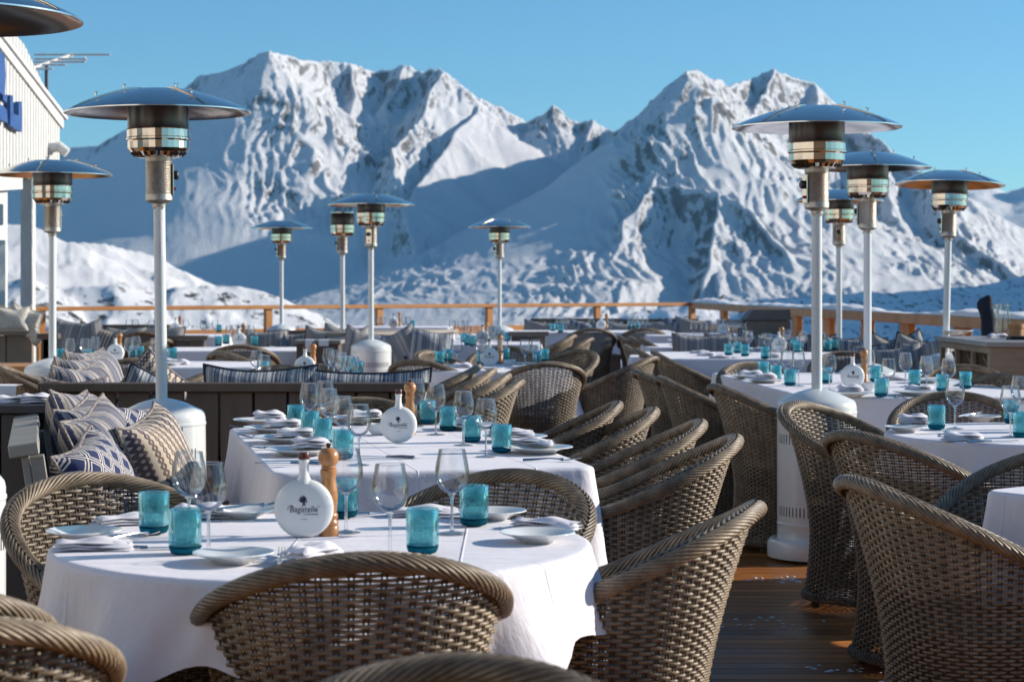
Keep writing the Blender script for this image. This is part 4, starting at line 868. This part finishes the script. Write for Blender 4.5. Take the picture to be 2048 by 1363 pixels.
setting(DB, [('bottle', 351, 667, 3), ('mill', 360, 664), ('tum', 246, 666), ('tum', 315, 666), ('tum', 438, 664)] + wines((258, 638), (271, 638), (303, 639), (372, 638), (407, 641), (430, 640)))
DC = 'table before the pale striped cushions'
table('rect', on(482, 697, .75), .66, .55, R(2), DC, drop=.25, seed=35)
setting(DC, [('bottle', 478, 692, 3), ('mill', 487, 688), ('tum', 437, 692), ('tum', 452, 688), ('tum', 509, 692)] + wines((459, 651), (468, 650), (482, 648), (493, 649), (502, 651)))
DF = 'farthest table, left of centre'
table('rect', on(795, 653, .75), .75, .6, 0, DF, drop=.25, seed=37)
setting(DF, [('bottle', 787, 655, 3), ('mill', 799, 652), ('tum', 825, 654)] + wines((758, 633), (765, 633), (808, 633), (816, 633)))
DG = 'crowded table behind the centre table'
table('rect', on(962, 684, .75), .60, .75, 0, DG, drop=.25, seed=39)
setting(DG, [('bottle', 965, 688, 3), ('mill', 973, 683), ('tum', 935, 690), ('tum', 946, 692), ('tum', 928, 684), ('tum', 1014, 682)] + wines((905, 640), (922, 641), (935, 650), (948, 652), (978, 650), (994, 651), (930, 640), (990, 645)))
DH = 'far wide table right of centre'
table('rect', on(1176, 662, .75), 1.05, .6, 0, DH, drop=.25, seed=41)
setting(DH, [('bottle', 1202, 659, 3), ('mill', 1213, 656), ('tum', 1106, 662), ('tum', 1121, 664), ('tum', 1260, 657), ('tum', 1275, 657)] + wines((1118, 633), (1127, 633), (1133, 634), (1183, 634), (1221, 634), (1262, 633), (1270, 632), (1280, 632), (1291, 633)))
DI = 'far table by the railing corner'
table('rect', on(1432, 668, .75), .85, .6, 0, DI, drop=.25, seed=43)
setting(DI, [('bottle', 1446, 668, 3), ('mill', 1455, 664), ('tum', 1484, 668)] + wines((1387, 643), (1408, 644), (1418, 645), (1430, 645), (1460, 645), (1473, 646), (1486, 646)))
DJ = 'table before the striped settee back'
table('rect', on(1500, 710, .75), .98, .85, R(-4), DJ, drop=.25, seed=45)
setting(DJ, [('bottle', 1558, 703, 3), ('mill', 1563, 697), ('tum', 1457, 710), ('tum', 1475, 706), ('tum', 1490, 712), ('tum', 1530, 717), ('tum', 1595, 705), ('tum', 1655, 702), ('tum', 1669, 700), ('tum', 1588, 700)] + wines((1466, 667), (1498, 661), (1536, 667), (1573, 659), (1606, 662), (1643, 665)) +
        [('nap', 1400, 706, 5), ('nap', 1412, 711, 5), ('nap', 1440, 716, 5), ('nap', 1545, 715, 5), ('nap', 1510, 703, 5)])
DK = 'narrow table between chair rows'
table('rect', on(1352, 690, .75), .32, .6, 0, DK, drop=.25, seed=47)
setting(DK, [('nap', 1345, 685, 5), ('nap', 1360, 690, 5), ('side', 1355, 694)])
# ------------------------------------------------------------------ basket chairs
CH = make_chair(); CH.scale = (.97, 1.02, 1.015)
def chair(px, py, face, label, dy=0):
    s = (py - HOR) / (CAMZ - .83); bx, by = (px - 1024) / s, FPX / s; f = R(face); fx, fy = math.cos(f), math.sin(f)
    return place(CH, (bx + fx * .385, by + fy * .385, 0), f + math.pi / 2, label, 'brown wicker armchairs around the tables')
W_ = 'brown wicker armchair, '
chair(738, 1100, 101, W_ + 'back to the camera, in front of the front round table')
chair(1506, 1000, 166, W_ + 'seen side-on at the right of the front round table')
chair(1040, 935, 243, W_ + 'between the front round table and the long table, facing left')
chair(165, 942, 308, W_ + 'sunlit inside, at the left of the front round table')
chair(-230, 1165, 110, W_ + 'dark rim at the left edge, behind the lower left one')
chair(-115, 1230, 112, W_ + 'blurred in the lower left corner')
chair(940, 1302, 262, W_ + 'nearest and most blurred, rim at the bottom edge')
for (px, py, f), l in zip([(1234, 800, 180), (1306, 812, 180), (1400, 836, 179), (1470, 866, 178)], ('farthest', 'second farthest', 'second nearest', 'nearest')): chair(px, py, f, W_ + l + ' of the four along the right of the long table')
chair(722, 792, 281, W_ + 'half hidden behind the glasses at the far end of the long table')
chair(1592, 800, 322, W_ + 'sunlit inside, just in front of the right heater')
chair(1705, 858, 30, W_ + 'between two others at the left of the right-edge table')
chair(1712, 948, 14, W_ + 'nearest on the right, filling the lower right corner')
chair(1905, 780, 262, W_ + 'facing the camera behind the right-edge round table')
chair(2165, 890, 225, W_ + 'sunlit rim at the right edge above the cut-off table')
chair(2010, 745, 215, W_ + 'pale, at the right edge beyond the right-edge table')
chair(1432, 765, 12, W_ + 'directly left of the right foreground heater')
for px, py, f, l in ((1275, 737, 8, 'left of the pair facing the large laid table'), (1322, 750, 8, 'right of the pair facing the large laid table')): chair(px, py, f, W_ + l)
for px, py, f, l in ((1252, 688, 0, 'left'), (1275, 695, 0, 'middle'), (1308, 699, 0, 'right')): chair(px, py, f, W_ + l + ' of the middle row of three facing right')
for px, py, f, l in ((1239, 669, 0, 'left'), (1262, 671, 0, 'middle'), (1283, 674, 0, 'right')): chair(px, py, f, W_ + l + ' of the far row of three facing right')
chair(1500, 722, 285, W_ + 'at the far left corner of the large laid table')
chair(1690, 701, 268, W_ + 'dark, behind the poles at the far side of the large laid table')
chair(1925, 727, 262, W_ + 'in front of the wooden service cabinet')
for (px, py, f), l in zip([(955, 727, 178), (985, 735, 178), (1014, 745, 177), (1040, 757, 176)], ('farthest', 'second farthest', 'second nearest', 'nearest')): chair(px, py, f, W_ + l + ' of the four right of the bench table')
chair(1100, 722, 105, W_ + 'back to the camera at the near right of the centre table')
chair(828, 717, 62, W_ + 'back to the camera at the near left of the centre table')
chair(1306, 711, 158, W_ + 'side-on, right of the centre table')
chair(1165, 697, 225, W_ + 'facing left beyond the right side of the centre table')
chair(1008, 690, 268, W_ + 'behind the white flask of the centre table')
chair(848, 699, 330, W_ + 'at the far left of the centre table')
chair(1148, 668, 170, W_ + 'farther of the pair leaning beside the far wide table')
chair(1182, 674, 168, W_ + 'nearer of the pair leaning beside the far wide table')
chair(1186, 655, 95, W_ + 'back to the camera at the left of the far wide table')
chair(1290, 655, 90, W_ + 'back to the camera at the right of the far wide table')
chair(272, 714, 115, W_ + 'back turned, at the near side of the left corner bench table')
chair(430, 737, 165, W_ + 'right of the left corner bench table')
chair(-8, 722, 10, W_ + 'at the left edge, behind the small wooden ledge')
chair(285, 662, 95, W_ + 'at the near side of the far left table')
chair(325, 676, 150, W_ + 'right of the far left table')
chair(480, 688, 92, W_ + 'back to the camera at the table before the pale striped cushions')
chair(440, 700, 40, W_ + 'left of the table before the pale striped cushions')
chair(560, 728, 268, W_ + 'behind the table of the brown slatted bench, left one')
chair(628, 726, 268, W_ + 'behind the table of the brown slatted bench, right one')
# ------------------------------------------------------------------ benches, settees, stands, cushions
def bench(name, a, b, h, side, label, mt=M_BENCH, seat=True, seat_d=.62, pw=.145, gap=.012, lean=0., capw=.085, cushion=None, ends=True, group=None, slab=''):
    """timber bench, its back from a to b (xy); the seat lies on side (+1 left of a->b, -1 right)"""
    a = Vector((a[0], a[1], 0)); b = Vector((b[0], b[1], 0)); d = b - a; L = d.length; rz = math.atan2(d.y, d.x)
    t = empty(name, loc=a, rz=rz, label=label, cat='bench', group=group); n = max(1, int(round(L / (pw + gap)))); w = L / n
    m = MB()
    for i in range(n):
        M_ = Matrix.Rotation(R(side * lean), 4, 'X'); m.box(i * w + gap / 2, (i + 1) * w - gap / 2, -.012 + (i % 2) * .0005, .012, .06, h - .045, .003, M=M_)
    m.build('back_panel', mt, t); m = MB(); m.box(-.03, L + .03, -capw / 2 - .01, capw / 2 + .01, h - .042, h, .004, M=Matrix.Rotation(R(side * lean), 4, 'X')); m.build('top_cap', mt, t)
    for x in (.04, L / 2, L - .04): m = MB(); m.box(x - .035, x + .035, *sorted((side * .014, side * .06)), 0, h - .05, .003, M=Matrix.Rotation(R(side * lean), 4, 'X')); m.build('upright', mt, t)
    if seat:
        m = MB(); y0, y1 = sorted((side * .065, side * seat_d)); m.box(0, L, y0, y1, .30, .34, .004); m.build('seat', mt, t)
        m = MB(); y0, y1 = sorted((side * (seat_d - .06), side * (seat_d - .03))); m.box(.02, L - .02, y0, y1, .04, .298, .003); m.build('front_panel', mt, t)
    if cushion is not None:
        m = MB(); y0, y1 = sorted((side * .09, side * (seat_d + .01))); m.box(.01, L - .01, y0, y1, .343, .445, .022); o = m.build('seat_cushion', cushion, None, angle=60, label='flat seat cushion, ' + slab, cat='seat cushion', group='seat cushions')
        o.location = a; o.rotation_euler = (0, 0, rz)
    return t
CU = {}
def cushion(kind, w, h, T, loc, rz, lean, label, roll=0., seed=1, rot90=False, sag=.02):
    mt, pp = {'str': (M_STR, M_PIPE_L), 'blue': (M_STRG, M_PIPE_D), 'pale': (M_STRL, M_PIPE_L), 'lat': (M_LAT, M_PIPE_L), 'comb': (M_COMB, M_PIPE_L), 'dot': (M_DOT, M_PIPE_D), 'grey': (M_GREYF, M_PIPE_D), 'fur': (M_FUR, M_FUR), 'navy': (M_NAVY, M_PIPE_D)}[kind]
    key = (kind, w, h, T, seed, rot90)
    if key not in CU: CU[key] = make_cushion(w, h, T, mt, pp, seed, sag, rot90)
    o = place(CU[key], loc, 0, label, 'loose cushions on the benches'); o.rotation_euler = (Matrix.Rotation(R(rz), 4, 'Z') @ Matrix.Rotation(R(lean), 4, 'X') @ Matrix.Rotation(R(roll), 4, 'Y')).to_euler(); return o
def cpx(kind, px, py_c, d, w, h, rz=0, lean=-14, roll=0, label='', T=.17, seed=1, rot90=False):
    s = FPX / d; return cushion(kind, w, h, T, ((px - 1024) / s, d, CAMZ + (HOR - py_c) / s - h * .47), rz, lean, label, roll, seed, rot90)
BL = (-2.22, 9.55)
bench('slatted_bench', (-.42, 9.55), BL, .85, -1, 'long brown slatted bench with its back to the camera, behind the heater', cushion=M_NAVY, slab='navy, on the long brown slatted bench')
bench('slatted_bench', BL, (-2.70, 12.5), .85, -1, 'side leg of the brown slatted corner bench, running away at left', cushion=M_NAVY, slab='navy, on the side leg of the slatted corner bench')
cushion('blue', .56, .50, .22, (-1.22, 9.70, .685), 0, 8, 'wide blue-grey striped cushion above the bench back, nearer the heater', seed=2, rot90=False)
cushion('blue', .62, .46, .17, (-.70, 9.70, .690), 0, 8, 'low blue-grey striped cushion above the bench back, right one', seed=3)
cushion('str', .50, .50, .24, (-2.14, 10.0, .68), 76, -16, 'striped cushion with pale piping in the bench corner, nearest of the row', seed=4)
cushion('str', .52, .52, .25, (-2.22, 10.55, .70), 72, -18, 'striped cushion slumped in the middle of the corner bench row', seed=5)
cushion('str', .52, .52, .25, (-2.33, 11.15, .71), 78, -14, 'farthest striped cushion of the corner bench row', seed=6)
cushion('str', .34, .34, .12, (-2.13, 9.76, .70), 30, -12, 'small striped cushion tip in the corner behind the bench cap', seed=7)
cushion('comb', .46, .46, .17, (-1.80, 10.05, .70), 12, 16, 'beige honeycomb cushion standing on its corner behind the bench', roll=38, seed=8)
cushion('blue', .50, .42, .16, (-1.72, 9.80, .66), 6, 14, 'striped cushion tilted behind the bench beside the heater pole', roll=24, seed=9)
# left bench with the heap of cushions
bench('cushioned_bench', (-1.45, 6.38), (-1.98, 8.62), .82, -1, 'grey timber bench with navy seat at left, heaped with cushions', mt=M_BENCHG, lean=8, capw=.075, cushion=M_NAVY, seat_d=.66, slab='navy, under the heap of cushions on the grey bench')
lean_bench = [('str', .42, .46, .20, (-1.66, 7.80, .69), 86, -20, 4, 'large striped cushion at the far end of the heap'),
    ('str', .42, .44, .21, (-1.55, 7.36, .68), 84, -22, -5, 'second large striped cushion of the heap, piping turned to the camera'),
    ('str', .42, .48, .20, (-1.42, 7.02, .665), 80, -20, -10, 'tall cream-and-navy striped cushion in the middle of the heap'),
    ('lat', .34, .36, .19, (-1.38, 6.64, .64), 76, -24, -14, 'navy lattice-print cushion at the front of the heap'),
    ('lat', .32, .32, .14, (-1.53, 8.0, .69), 60, -22, 10, 'navy lattice-print cushion half hidden behind the beige one'),
    ('comb', .38, .46, .20, (-1.25, 7.10, .645), 74, -22, -12, 'taupe honeycomb-print cushion at the right of the heap')]
for k, (kd, w, h, T, loc, rz, ln, rl, lb) in enumerate(lean_bench): cushion(kd, w, h, T, loc, rz, ln, lb, rl, seed=20 + k)
# plank-fronted stands at the left edge
def stand(name, x0, x1, d, dep, h, mt, label, top=M_BENCHG, cat='stand', n=4, over=.02):
    t = empty(name, loc=(x0, d, 0), label=label, cat=cat); w = (x1 - x0) / n; m = MB()
    for i in range(n): m.box(i * w + .003, (i + 1) * w - .003, 0, .022, .05, h - .035, .003)
    m.build('plank_front', mt, t); m = MB(); m.box(.005, x1 - x0 - .005, .024, dep, .05, h - .036, .003); m.build('carcass', mt, t); m = MB(); m.box(-over, x1 - x0 + over, -over, dep + over, h - .034, h, .005); m.build('top', top, t); return t
stand('plank_stand', -2.85, -1.82, 7.75, .42, .85, M_NAVYW, 'dark slate plank stand at the left edge beside the cushioned bench', top=M_NAVYW, n=6)
stand('plank_stand', -3.1, -2.32, 9.0, .22, .86, M_BENCH, 'smaller taupe plank stand behind the slate one at the left edge', n=5)
stand('napkin_stand', *[at(p, 17.1).x for p in (592, 678)], 17.1, .35, .85, M_BENCH, 'taupe box with two white napkins hung over its top, before the centre-left heater', n=3)
def hung_napkin(loc, w, h, label):
    m = MB(); P = []
    for i in range(7):
        x = -w / 2 + w * i / 6; P.append([(x, .10, .004), (x, 0, .006), (x, -.024, .003), (x, -.03, -.01), (x + .004 * math.sin(i), -.032 - .003 * math.sin(i * 2), -h * .5), (x, -.03, -h), (x, -.026, -h), (x, -.027, -h * .5), (x, -.0235, -.012), (x, -.02, 0), (x, 0, .002), (x, .10, .001)])
    m.grid(P, closed_v=True); o = m.build('hung_napkin', M_NAPKIN, None, label=label, cat='napkin', group='napkins hung over stands'); o.location = loc; return o
hung_napkin(at(620, 17.08, .852), .075, .10, 'white napkin hanging lower, left of the two over the taupe box'); hung_napkin(at(648, 17.08, .852), .085, .05, 'white napkin hanging short, right of the two over the taupe box')
hung_napkin((at(8, 8.98).x, 8.98, .862), .12, .10, 'white napkin hung over the taupe stand at the left edge')
for i, px in enumerate((18, 70)):
    q = on(px, 806, .852); o = place(NK[i], (q.x, 7.86, .853), .1, ['folded white napkin on the slate stand, at the very left edge', 'folded white napkin on the slate stand, beside the small card'][i], 'folded white napkins on the tables')
m = MB(); m.box(-.045, .045, -.035, .035, 0, .003, .001); o = m.build('card', simple('pale_blue_card', (.5, .62, .66), rough=.3), None, label='small pale blue card on the slate stand at left', cat='card'); o.location = (-1.90, 7.9, .852)
# far left: bench with sheepskins, low orange table
xl, xr = at(-40, 18.6).x, at(66, 18.6).x
bench('pale_bench', (xl, 18.6), (xr, 18.6), .90, 1, 'pale taupe bench back at the far left, white sheepskins over it', mt=simple('pale_taupe_wood', (.25, .22, .18), rough=.6), pw=.2, gap=.01)
cushion('fur', .36, .26, .16, (at(22, 18.85).x, 18.85, 1.0), 5, -8, 'white sheepskin cushion over the far left bench, left one', seed=31); cushion('fur', .32, .26, .15, (at(50, 18.9).x, 18.9, 1.0), -8, 12, 'white sheepskin cushion over the far left bench, right one', roll=20, seed=32)
cushion('fur', .14, .14, .05, (at(72, 18.5).x, 18.5, .85), -15, 0, 'white cloth end drooping off the far left bench', roll=45, seed=33)
t = empty('low_table', loc=at(35, 15.6), label='low orange timber table at the left edge', cat='table'); m = MB(); m.box(-.45, .35, -.35, .35, .66, .70, .004); m.build('tabletop', M_PINE, t)
for sx in (-.36, .26):
    for sy in (-.28, .28): m = MB(); m.box(sx - .035, sx + .035, sy - .035, sy + .035, 0, .66, .003); m.build('leg', M_PINE, t)
def settee(px0, px1, d, h, label, faces=True, mt=M_BENCH, cov=M_GREYF, d2=None, capw=.085):
    a, b = at(px0, d), at(px1, d2 or d); return bench('settee', (a.x, a.y), (b.x, b.y), h, -1 if faces else 1, label, mt=mt, cushion=cov, pw=.16, capw=capw, slab='of the ' + label)
settee(84, 112, 16.6, .92, 'dark slatted settee end behind the left heater pole', faces=True)
settee(120, 335, 22.6, .88, 'long dark settee by the railing at far left')
for i, (k, px, rl) in enumerate((('pale', 135, 10), ('pale', 165, -12), ('comb', 188, 16), ('grey', 215, 0), ('grey', 250, 0), ('grey', 290, 0), ('grey', 325, 0))): cpx(k, px, 640 + (i * 6 if i < 4 else 14), 22.3, .50, .44, rz=-10, roll=rl, label=f'{("pale striped","pale striped","beige honeycomb","charcoal","charcoal","charcoal","charcoal")[i]} cushion, {ORD[i]} along the far left settee', seed=40 + (i % 3))
settee(342, 410, 18.8, .85, 'dark plank-backed settee turned away, left of the centre-left table', faces=False)
settee(545, 700, 20.6, .86, 'settee with pale striped cushions facing the camera, left of centre')
for i, (k, px, py, rl) in enumerate((('pale', 532, 660, 0), ('pale', 575, 664, 3), ('blue', 618, 665, -2), ('grey', 650, 657, 6), ('grey', 684, 655, 12))): cpx(k, px, py, 20.2 + .1 * (i % 3), .44, .40, rz=0, roll=rl, label=f'{("pale striped","pale striped","blue striped","dark","dark")[i]} cushion number {["one","two","three","four","five"][i]} from the left on the left-of-centre settee', seed=44 + i % 3)
cpx('dot', 576, 690, 19.6, .42, .36, rz=0, roll=0, label='dotted cushion low in front of the pale striped ones', seed=48)
settee(700, 872, 19.6, .86, 'corner settee with grey cushions behind the centre-left heater', d2=21.2, capw=.5, mt=M_BEIGE)
for i, (k, px, py, rl) in enumerate((('grey', 705, 662, -14), ('pale', 728, 660, 14), ('blue', 764, 668, 4), ('pale', 802, 661, -24), ('dot', 832, 676, -10), ('blue', 858, 660, 8))): cpx(k, px, py, 18.9, .42, .42, rz=8, roll=rl, label=f'{("charcoal","pale striped","blue striped","pale striped","dotted","blue striped")[i]} cushion, {ORD[i]} on the corner settee by the centre-left heater', seed=50 + i % 3)
settee(1022, 1092, 20.4, .85, 'brown plank-backed settee turned away, behind the centre table', faces=False)
settee(1065, 1240, 28.2, .86, 'settee along the railing, left part right of centre', cov=M_GREYF); settee(1245, 1392, 27.8, .86, 'settee along the railing ending at its corner', cov=M_GREYF)
for i, px in enumerate((1082, 1110, 1142, 1170, 1232, 1300, 1330, 1362, 1384)): cpx(('grey', 'pale', 'grey', 'blue')[i % 4], px, 643 - (i == 8) * 6, 27.6, .50, .30, roll=(8, -6, 3, 12)[i % 4], label=f'{("charcoal","pale striped","charcoal","blue striped")[i % 4]} cushion, {ORD[i]} along the railing settees', seed=54 + i % 3)
settee(1374, 1502, 18.4, .80, 'striped settee back seen from behind, right of centre', faces=False)
for i, px in enumerate((1405, 1470)): cpx('pale', px, 668, 18.2, .56, .40, rz=180, lean=6, label=('left', 'right')[i] + ' pale striped cushion over the settee back, right of centre', seed=58 + i)
settee(1512, 1735, 19.2, .84, 'dark settee facing the camera behind the striped-back table', d2=17.6)
for i, (k, px, py, rl) in enumerate((('blue', 1522, 666, 10), ('blue', 1560, 670, 0), ('blue', 1625, 676, -8), ('blue', 1665, 674, 3), ('dot', 1690, 682, 14), ('blue', 1722, 676, 0))): cpx(k, px, py, 18.2 - i * .12, .48, .38, rz=-6, roll=rl, label=f'{("blue striped","blue striped","blue striped","blue striped","dotted","blue striped")[i]} cushion, {ORD[i]} on the dark settee right of centre', seed=60 + i % 3)
settee(1745, 1865, 16.6, .84, 'settee with slumped cushions left of the wooden cabinet', d2=15.6)
for i, (k, px, py, rl) in enumerate((('pale', 1765, 682, -12), ('grey', 1778, 680, 18), ('blue', 1806, 674, -20), ('grey', 1835, 676, 14), ('pale', 1858, 680, -8))): cpx(k, px, py, 15.6 - .1 * i, .42, .42, rz=-12, roll=rl, label=f'{("pale striped","charcoal","blue striped","charcoal","pale striped")[i]} cushion, {ORD[i]} beside the wooden cabinet', seed=64 + i % 3)
cpx('pale', 1792, 690, 14.2, .42, .42, rz=-12, roll=-10, lean=-24, label='large pale cushion in front of the slumped ones by the cabinet', seed=67)
# lidded chest by the corner of the railing
t = empty('lidded_chest', loc=at(1530, 23.6), label='brown lidded chest with sloping side, by the railing at right', cat='chest'); k = 23.6 / FPX; m = MB()
m.box(-44 * k, 44 * k, -.3, .3, 0, CAMZ + (HOR - 640) * k, .01); m.build('body', simple('brown_cover', (.20, .15, .11), rough=.7), t)
z0 = CAMZ + (HOR - 639) * k; z1 = CAMZ + (HOR - 618) * k; m = MB(); V = [(-46 * k, -.31, z0), (46 * k, -.31, z0), (46 * k, .31, z0), (-46 * k, .31, z0), (-26 * k, -.2, z1), (44 * k, -.25, z1), (44 * k, .25, z1), (-26 * k, .2, z1)]
m.add(V, [(0, 3, 2, 1), (4, 5, 6, 7), (0, 1, 5, 4), (1, 2, 6, 5), (2, 3, 7, 6), (3, 0, 4, 7)]); m.build('lid', simple('brown_lid', (.17, .13, .10), rough=.6), t, smooth=False)
m = MB(); m.box(-94 * k, -48 * k, -.2, .2, z0 - .06, z0, .005); m.build('side_shelf', M_BENCHG, t)
# service cabinet at the right edge
t = empty('service_cabinet', loc=(3.12, 13.0, 0), label='limed oak service cabinet with open wine pigeonholes, at the right edge', cat='cabinet'); H_ = .95
m = MB(); m.box(-.03, 1.60, -.03, 1.55, H_ - .035, H_, .005); m.build('worktop', M_TOPG, t)
m = MB(); m.box(.0, 1.57, 0, .03, .04, H_ - .037, .003); m.build('front_board', M_OAK, t)
m = MB(); m.box(.0, .03, .031, 1.52, H_ - .08, H_ - .037, .003); m.box(.0, .03, .031, 1.52, .04, H_ - .245, .003)
for y in (.031, .50, .99, 1.47): m.box(.0, .03, y, y + .045, H_ - .244, H_ - .081, .002)
m.box(.031, 1.2, .031, 1.52, H_ - .265, H_ - .246, .002)
m.build('pigeonhole_side', M_OAK, t); m = MB()
for y in (.052, .522, 1.012): m.box(.031, .55, y, y + .02, H_ - .244, H_ - .081, .001)
for y in (.28, .76, 1.24): m.box(.05, .5, -.13, .13, -.006, .006, M=Matrix.Translation((0, y, H_ - .165)) @ Matrix.Rotation(R(25), 4, 'X'))
m.build('divider', M_OAK, t); m = MB(); m.box(.56, 1.56, .04, 1.51, .05, H_ - .04, .003); m.build('inner_box', M_BENCH, t)
def onc(px, py): return on(px, py, H_)
q = onc(1972, 671); t = empty('dark_bag', loc=q, label='dark navy fabric bag standing on the wooden cabinet', cat='bag'); s = FPX / q.y; m = MB(); P = []
for z, l, r in ((0, -9, 18), (12, -10, 18), (30, -10, 19), (45, -13, 17), (56, -18, 14), (66, -18, 13), (74, -12, 12), (79, -2, 10), (81, 4, 7)):
    cx, hw = (l + r) / 2 / s, (r - l) / 2 / s; P.append([(cx + hw * math.copysign(abs(math.cos(a)) ** .7, math.cos(a)), .055 * math.sin(a) * (1 - z / 140), z / s) for a in [2 * math.pi * i / 20 for i in range(20)]])
m.grid(P, closed_v=True); k_ = m.n; m.f.append(tuple(range(k_ - 20, k_))); m.build('bag_body', simple('navy_black_fabric', (.012, .014, .03), (.02, .022, .04), rough=.9, nscale=9, bs=.5, bd=.02), t)
for i, (px, lb) in enumerate(((1984, 'left clear glass jar in a wire frame on the wooden cabinet'), (2022, 'right clear glass jar in a wire frame on the wooden cabinet'))):
    q = onc(px, 668 - i); q.y += .25 * i; t = empty('storm_jar', loc=q, label=lb, cat='jar', group='glass jars on the cabinet'); s = FPX / q.y; m = MB(); m.lathe([(.0, .002), (.048, .004), (.050, .02), (.042, .16), (.036, .205)], 28); m.build('glass', M_GLASS, t, angle=180); m = MB()
    for k in range(6): a = k * math.pi / 3; m.tube([(.056 * math.cos(a), .056 * math.sin(a), 0), (.041 * math.cos(a), .041 * math.sin(a), .22)], .0024, n=6)
    for z, r_ in ((.004, .056), (.22, .041)): m.tube([(r_ * math.cos(a), r_ * math.sin(a), z) for a in np.linspace(0, 2 * math.pi, 25)], .003, n=6)
    m.build('wire_frame', M_STEEL, t)
q = onc(2032, 677); m = MB(); m.lathe([(0, 0), (.047, 0), (.05, .004), (.052, .07), (.060, .074), (.060, .100), (.056, .103), (.05, .098), (0, .096)], 32); m.build('cork_pot', M_CORK, None, label='orange cork pot at the right edge of the cabinet top', cat='pot').location = q
place(PL, onc(1915, 670), 0, 'grey-white platter on the left end of the wooden cabinet', 'white dinner plates on the tables').scale = (1.0, 1.0, 1.6)
q = onc(1995, 675); place(NK[0], q, .3, 'crumpled white napkin beside the dark bag on the cabinet', 'folded white napkins on the tables')
for k in range(2): m = MB(); m.box(-.10, .10, -.07, .07, 0, .012, .003); m.build('menu', M_BLACK, None, label=('lower', 'upper')[k] + ' dark menu of the pile on the cabinet, right edge', cat='menu').location = Vector(onc(2046, 679)) + Vector((0, 0, .013 * k))
# unseen walls added beside and behind the camera to shape reflections and ambient light
hx = -5.12
m = MB(); m.box(hx - .2, hx, -7.5, 13.9, 0, 4.2, .01); m.build('unseen_side_wall', M_WHITEP, H); m = MB()
for y in (-4, -.5, 3, 6.5, 10): m.box(hx + .001, hx + .03, y, y + 1.8, .25, 2.3, .005)
m.build('unseen_side_window', M_PANE, H)
m = MB(); m.box(hx, 8.5, -7.7, -7.5, 0, 4.2, .01); m.build('unseen_rear_wall', M_OAK, H); m = MB()
for x in (-4, -1.2, 1.6, 4.4): m.box(x, x + 1.9, -7.498, -7.47, .25, 2.4, .005)
m.build('unseen_rear_window', M_PANE, H); m = MB(); m.box(hx, 8.9, -9.5, -6.9, 4.2, 4.4, .01); m.build('unseen_rear_roof', M_BENCH, H)

# leftovers of snow on the boards
m = MB(); rg = random.Random(11)
for cx, cy, rr, n_ in ((1.28, 6.45, .3, 30), (1.20, 6.85, .2, 25), (1.62, 8.2, .12, 12), (.95, 7.75, .3, 24), (1.25, 8.9, .2, 30), (.7, 6.1, .4, 16)):
    for k in range(n_):
        a = rg.uniform(0, 6.28); d_ = rr * math.sqrt(rg.random()); x, y = cx + d_ * math.cos(a), cy + d_ * math.sin(a) * .5; s_ = rg.uniform(.002, .008); h_ = s_ * rg.uniform(.4, .8); ph_ = rg.uniform(0, 6)
        m.grid([[(x + s_ * f * math.cos(q) * (1.6 + .4 * math.sin(3 * q + ph_)), y + s_ * f * math.sin(q) * (1 + .3 * math.sin(2 * q + ph_)), .0012 + h_ * (1 - f * f)) for q in [2 * math.pi * i / 12 for i in range(12)]] for f in (.05, .4, .75, 1.0)], closed_v=True)
m.build('snow_crumbs', M_SNOWL, None, angle=180, kind='stuff', label='small crumbs of snow scattered on the wet deck boards')
m = MB(); m.box(-8800, 8800, -2000, 11500, -440, 1500); hz = m.build('haze', None, None, smooth=False, kind='stuff')
hm = bpy.data.materials.new('thin_mountain_air'); hm.use_nodes = True; ht = hm.node_tree; ht.nodes.clear(); ho_ = ht.nodes.new('ShaderNodeOutputMaterial'); pv = ht.nodes.new('ShaderNodeVolumePrincipled')
pv.inputs['Color'].default_value = (.26, .62, 1, 1); pv.inputs['Density'].default_value = 2.3e-5; pv.inputs['Anisotropy'].default_value = .1
ht.links.new(pv.outputs[0], ho_.inputs['Volume']); hz.data.materials.append(hm)
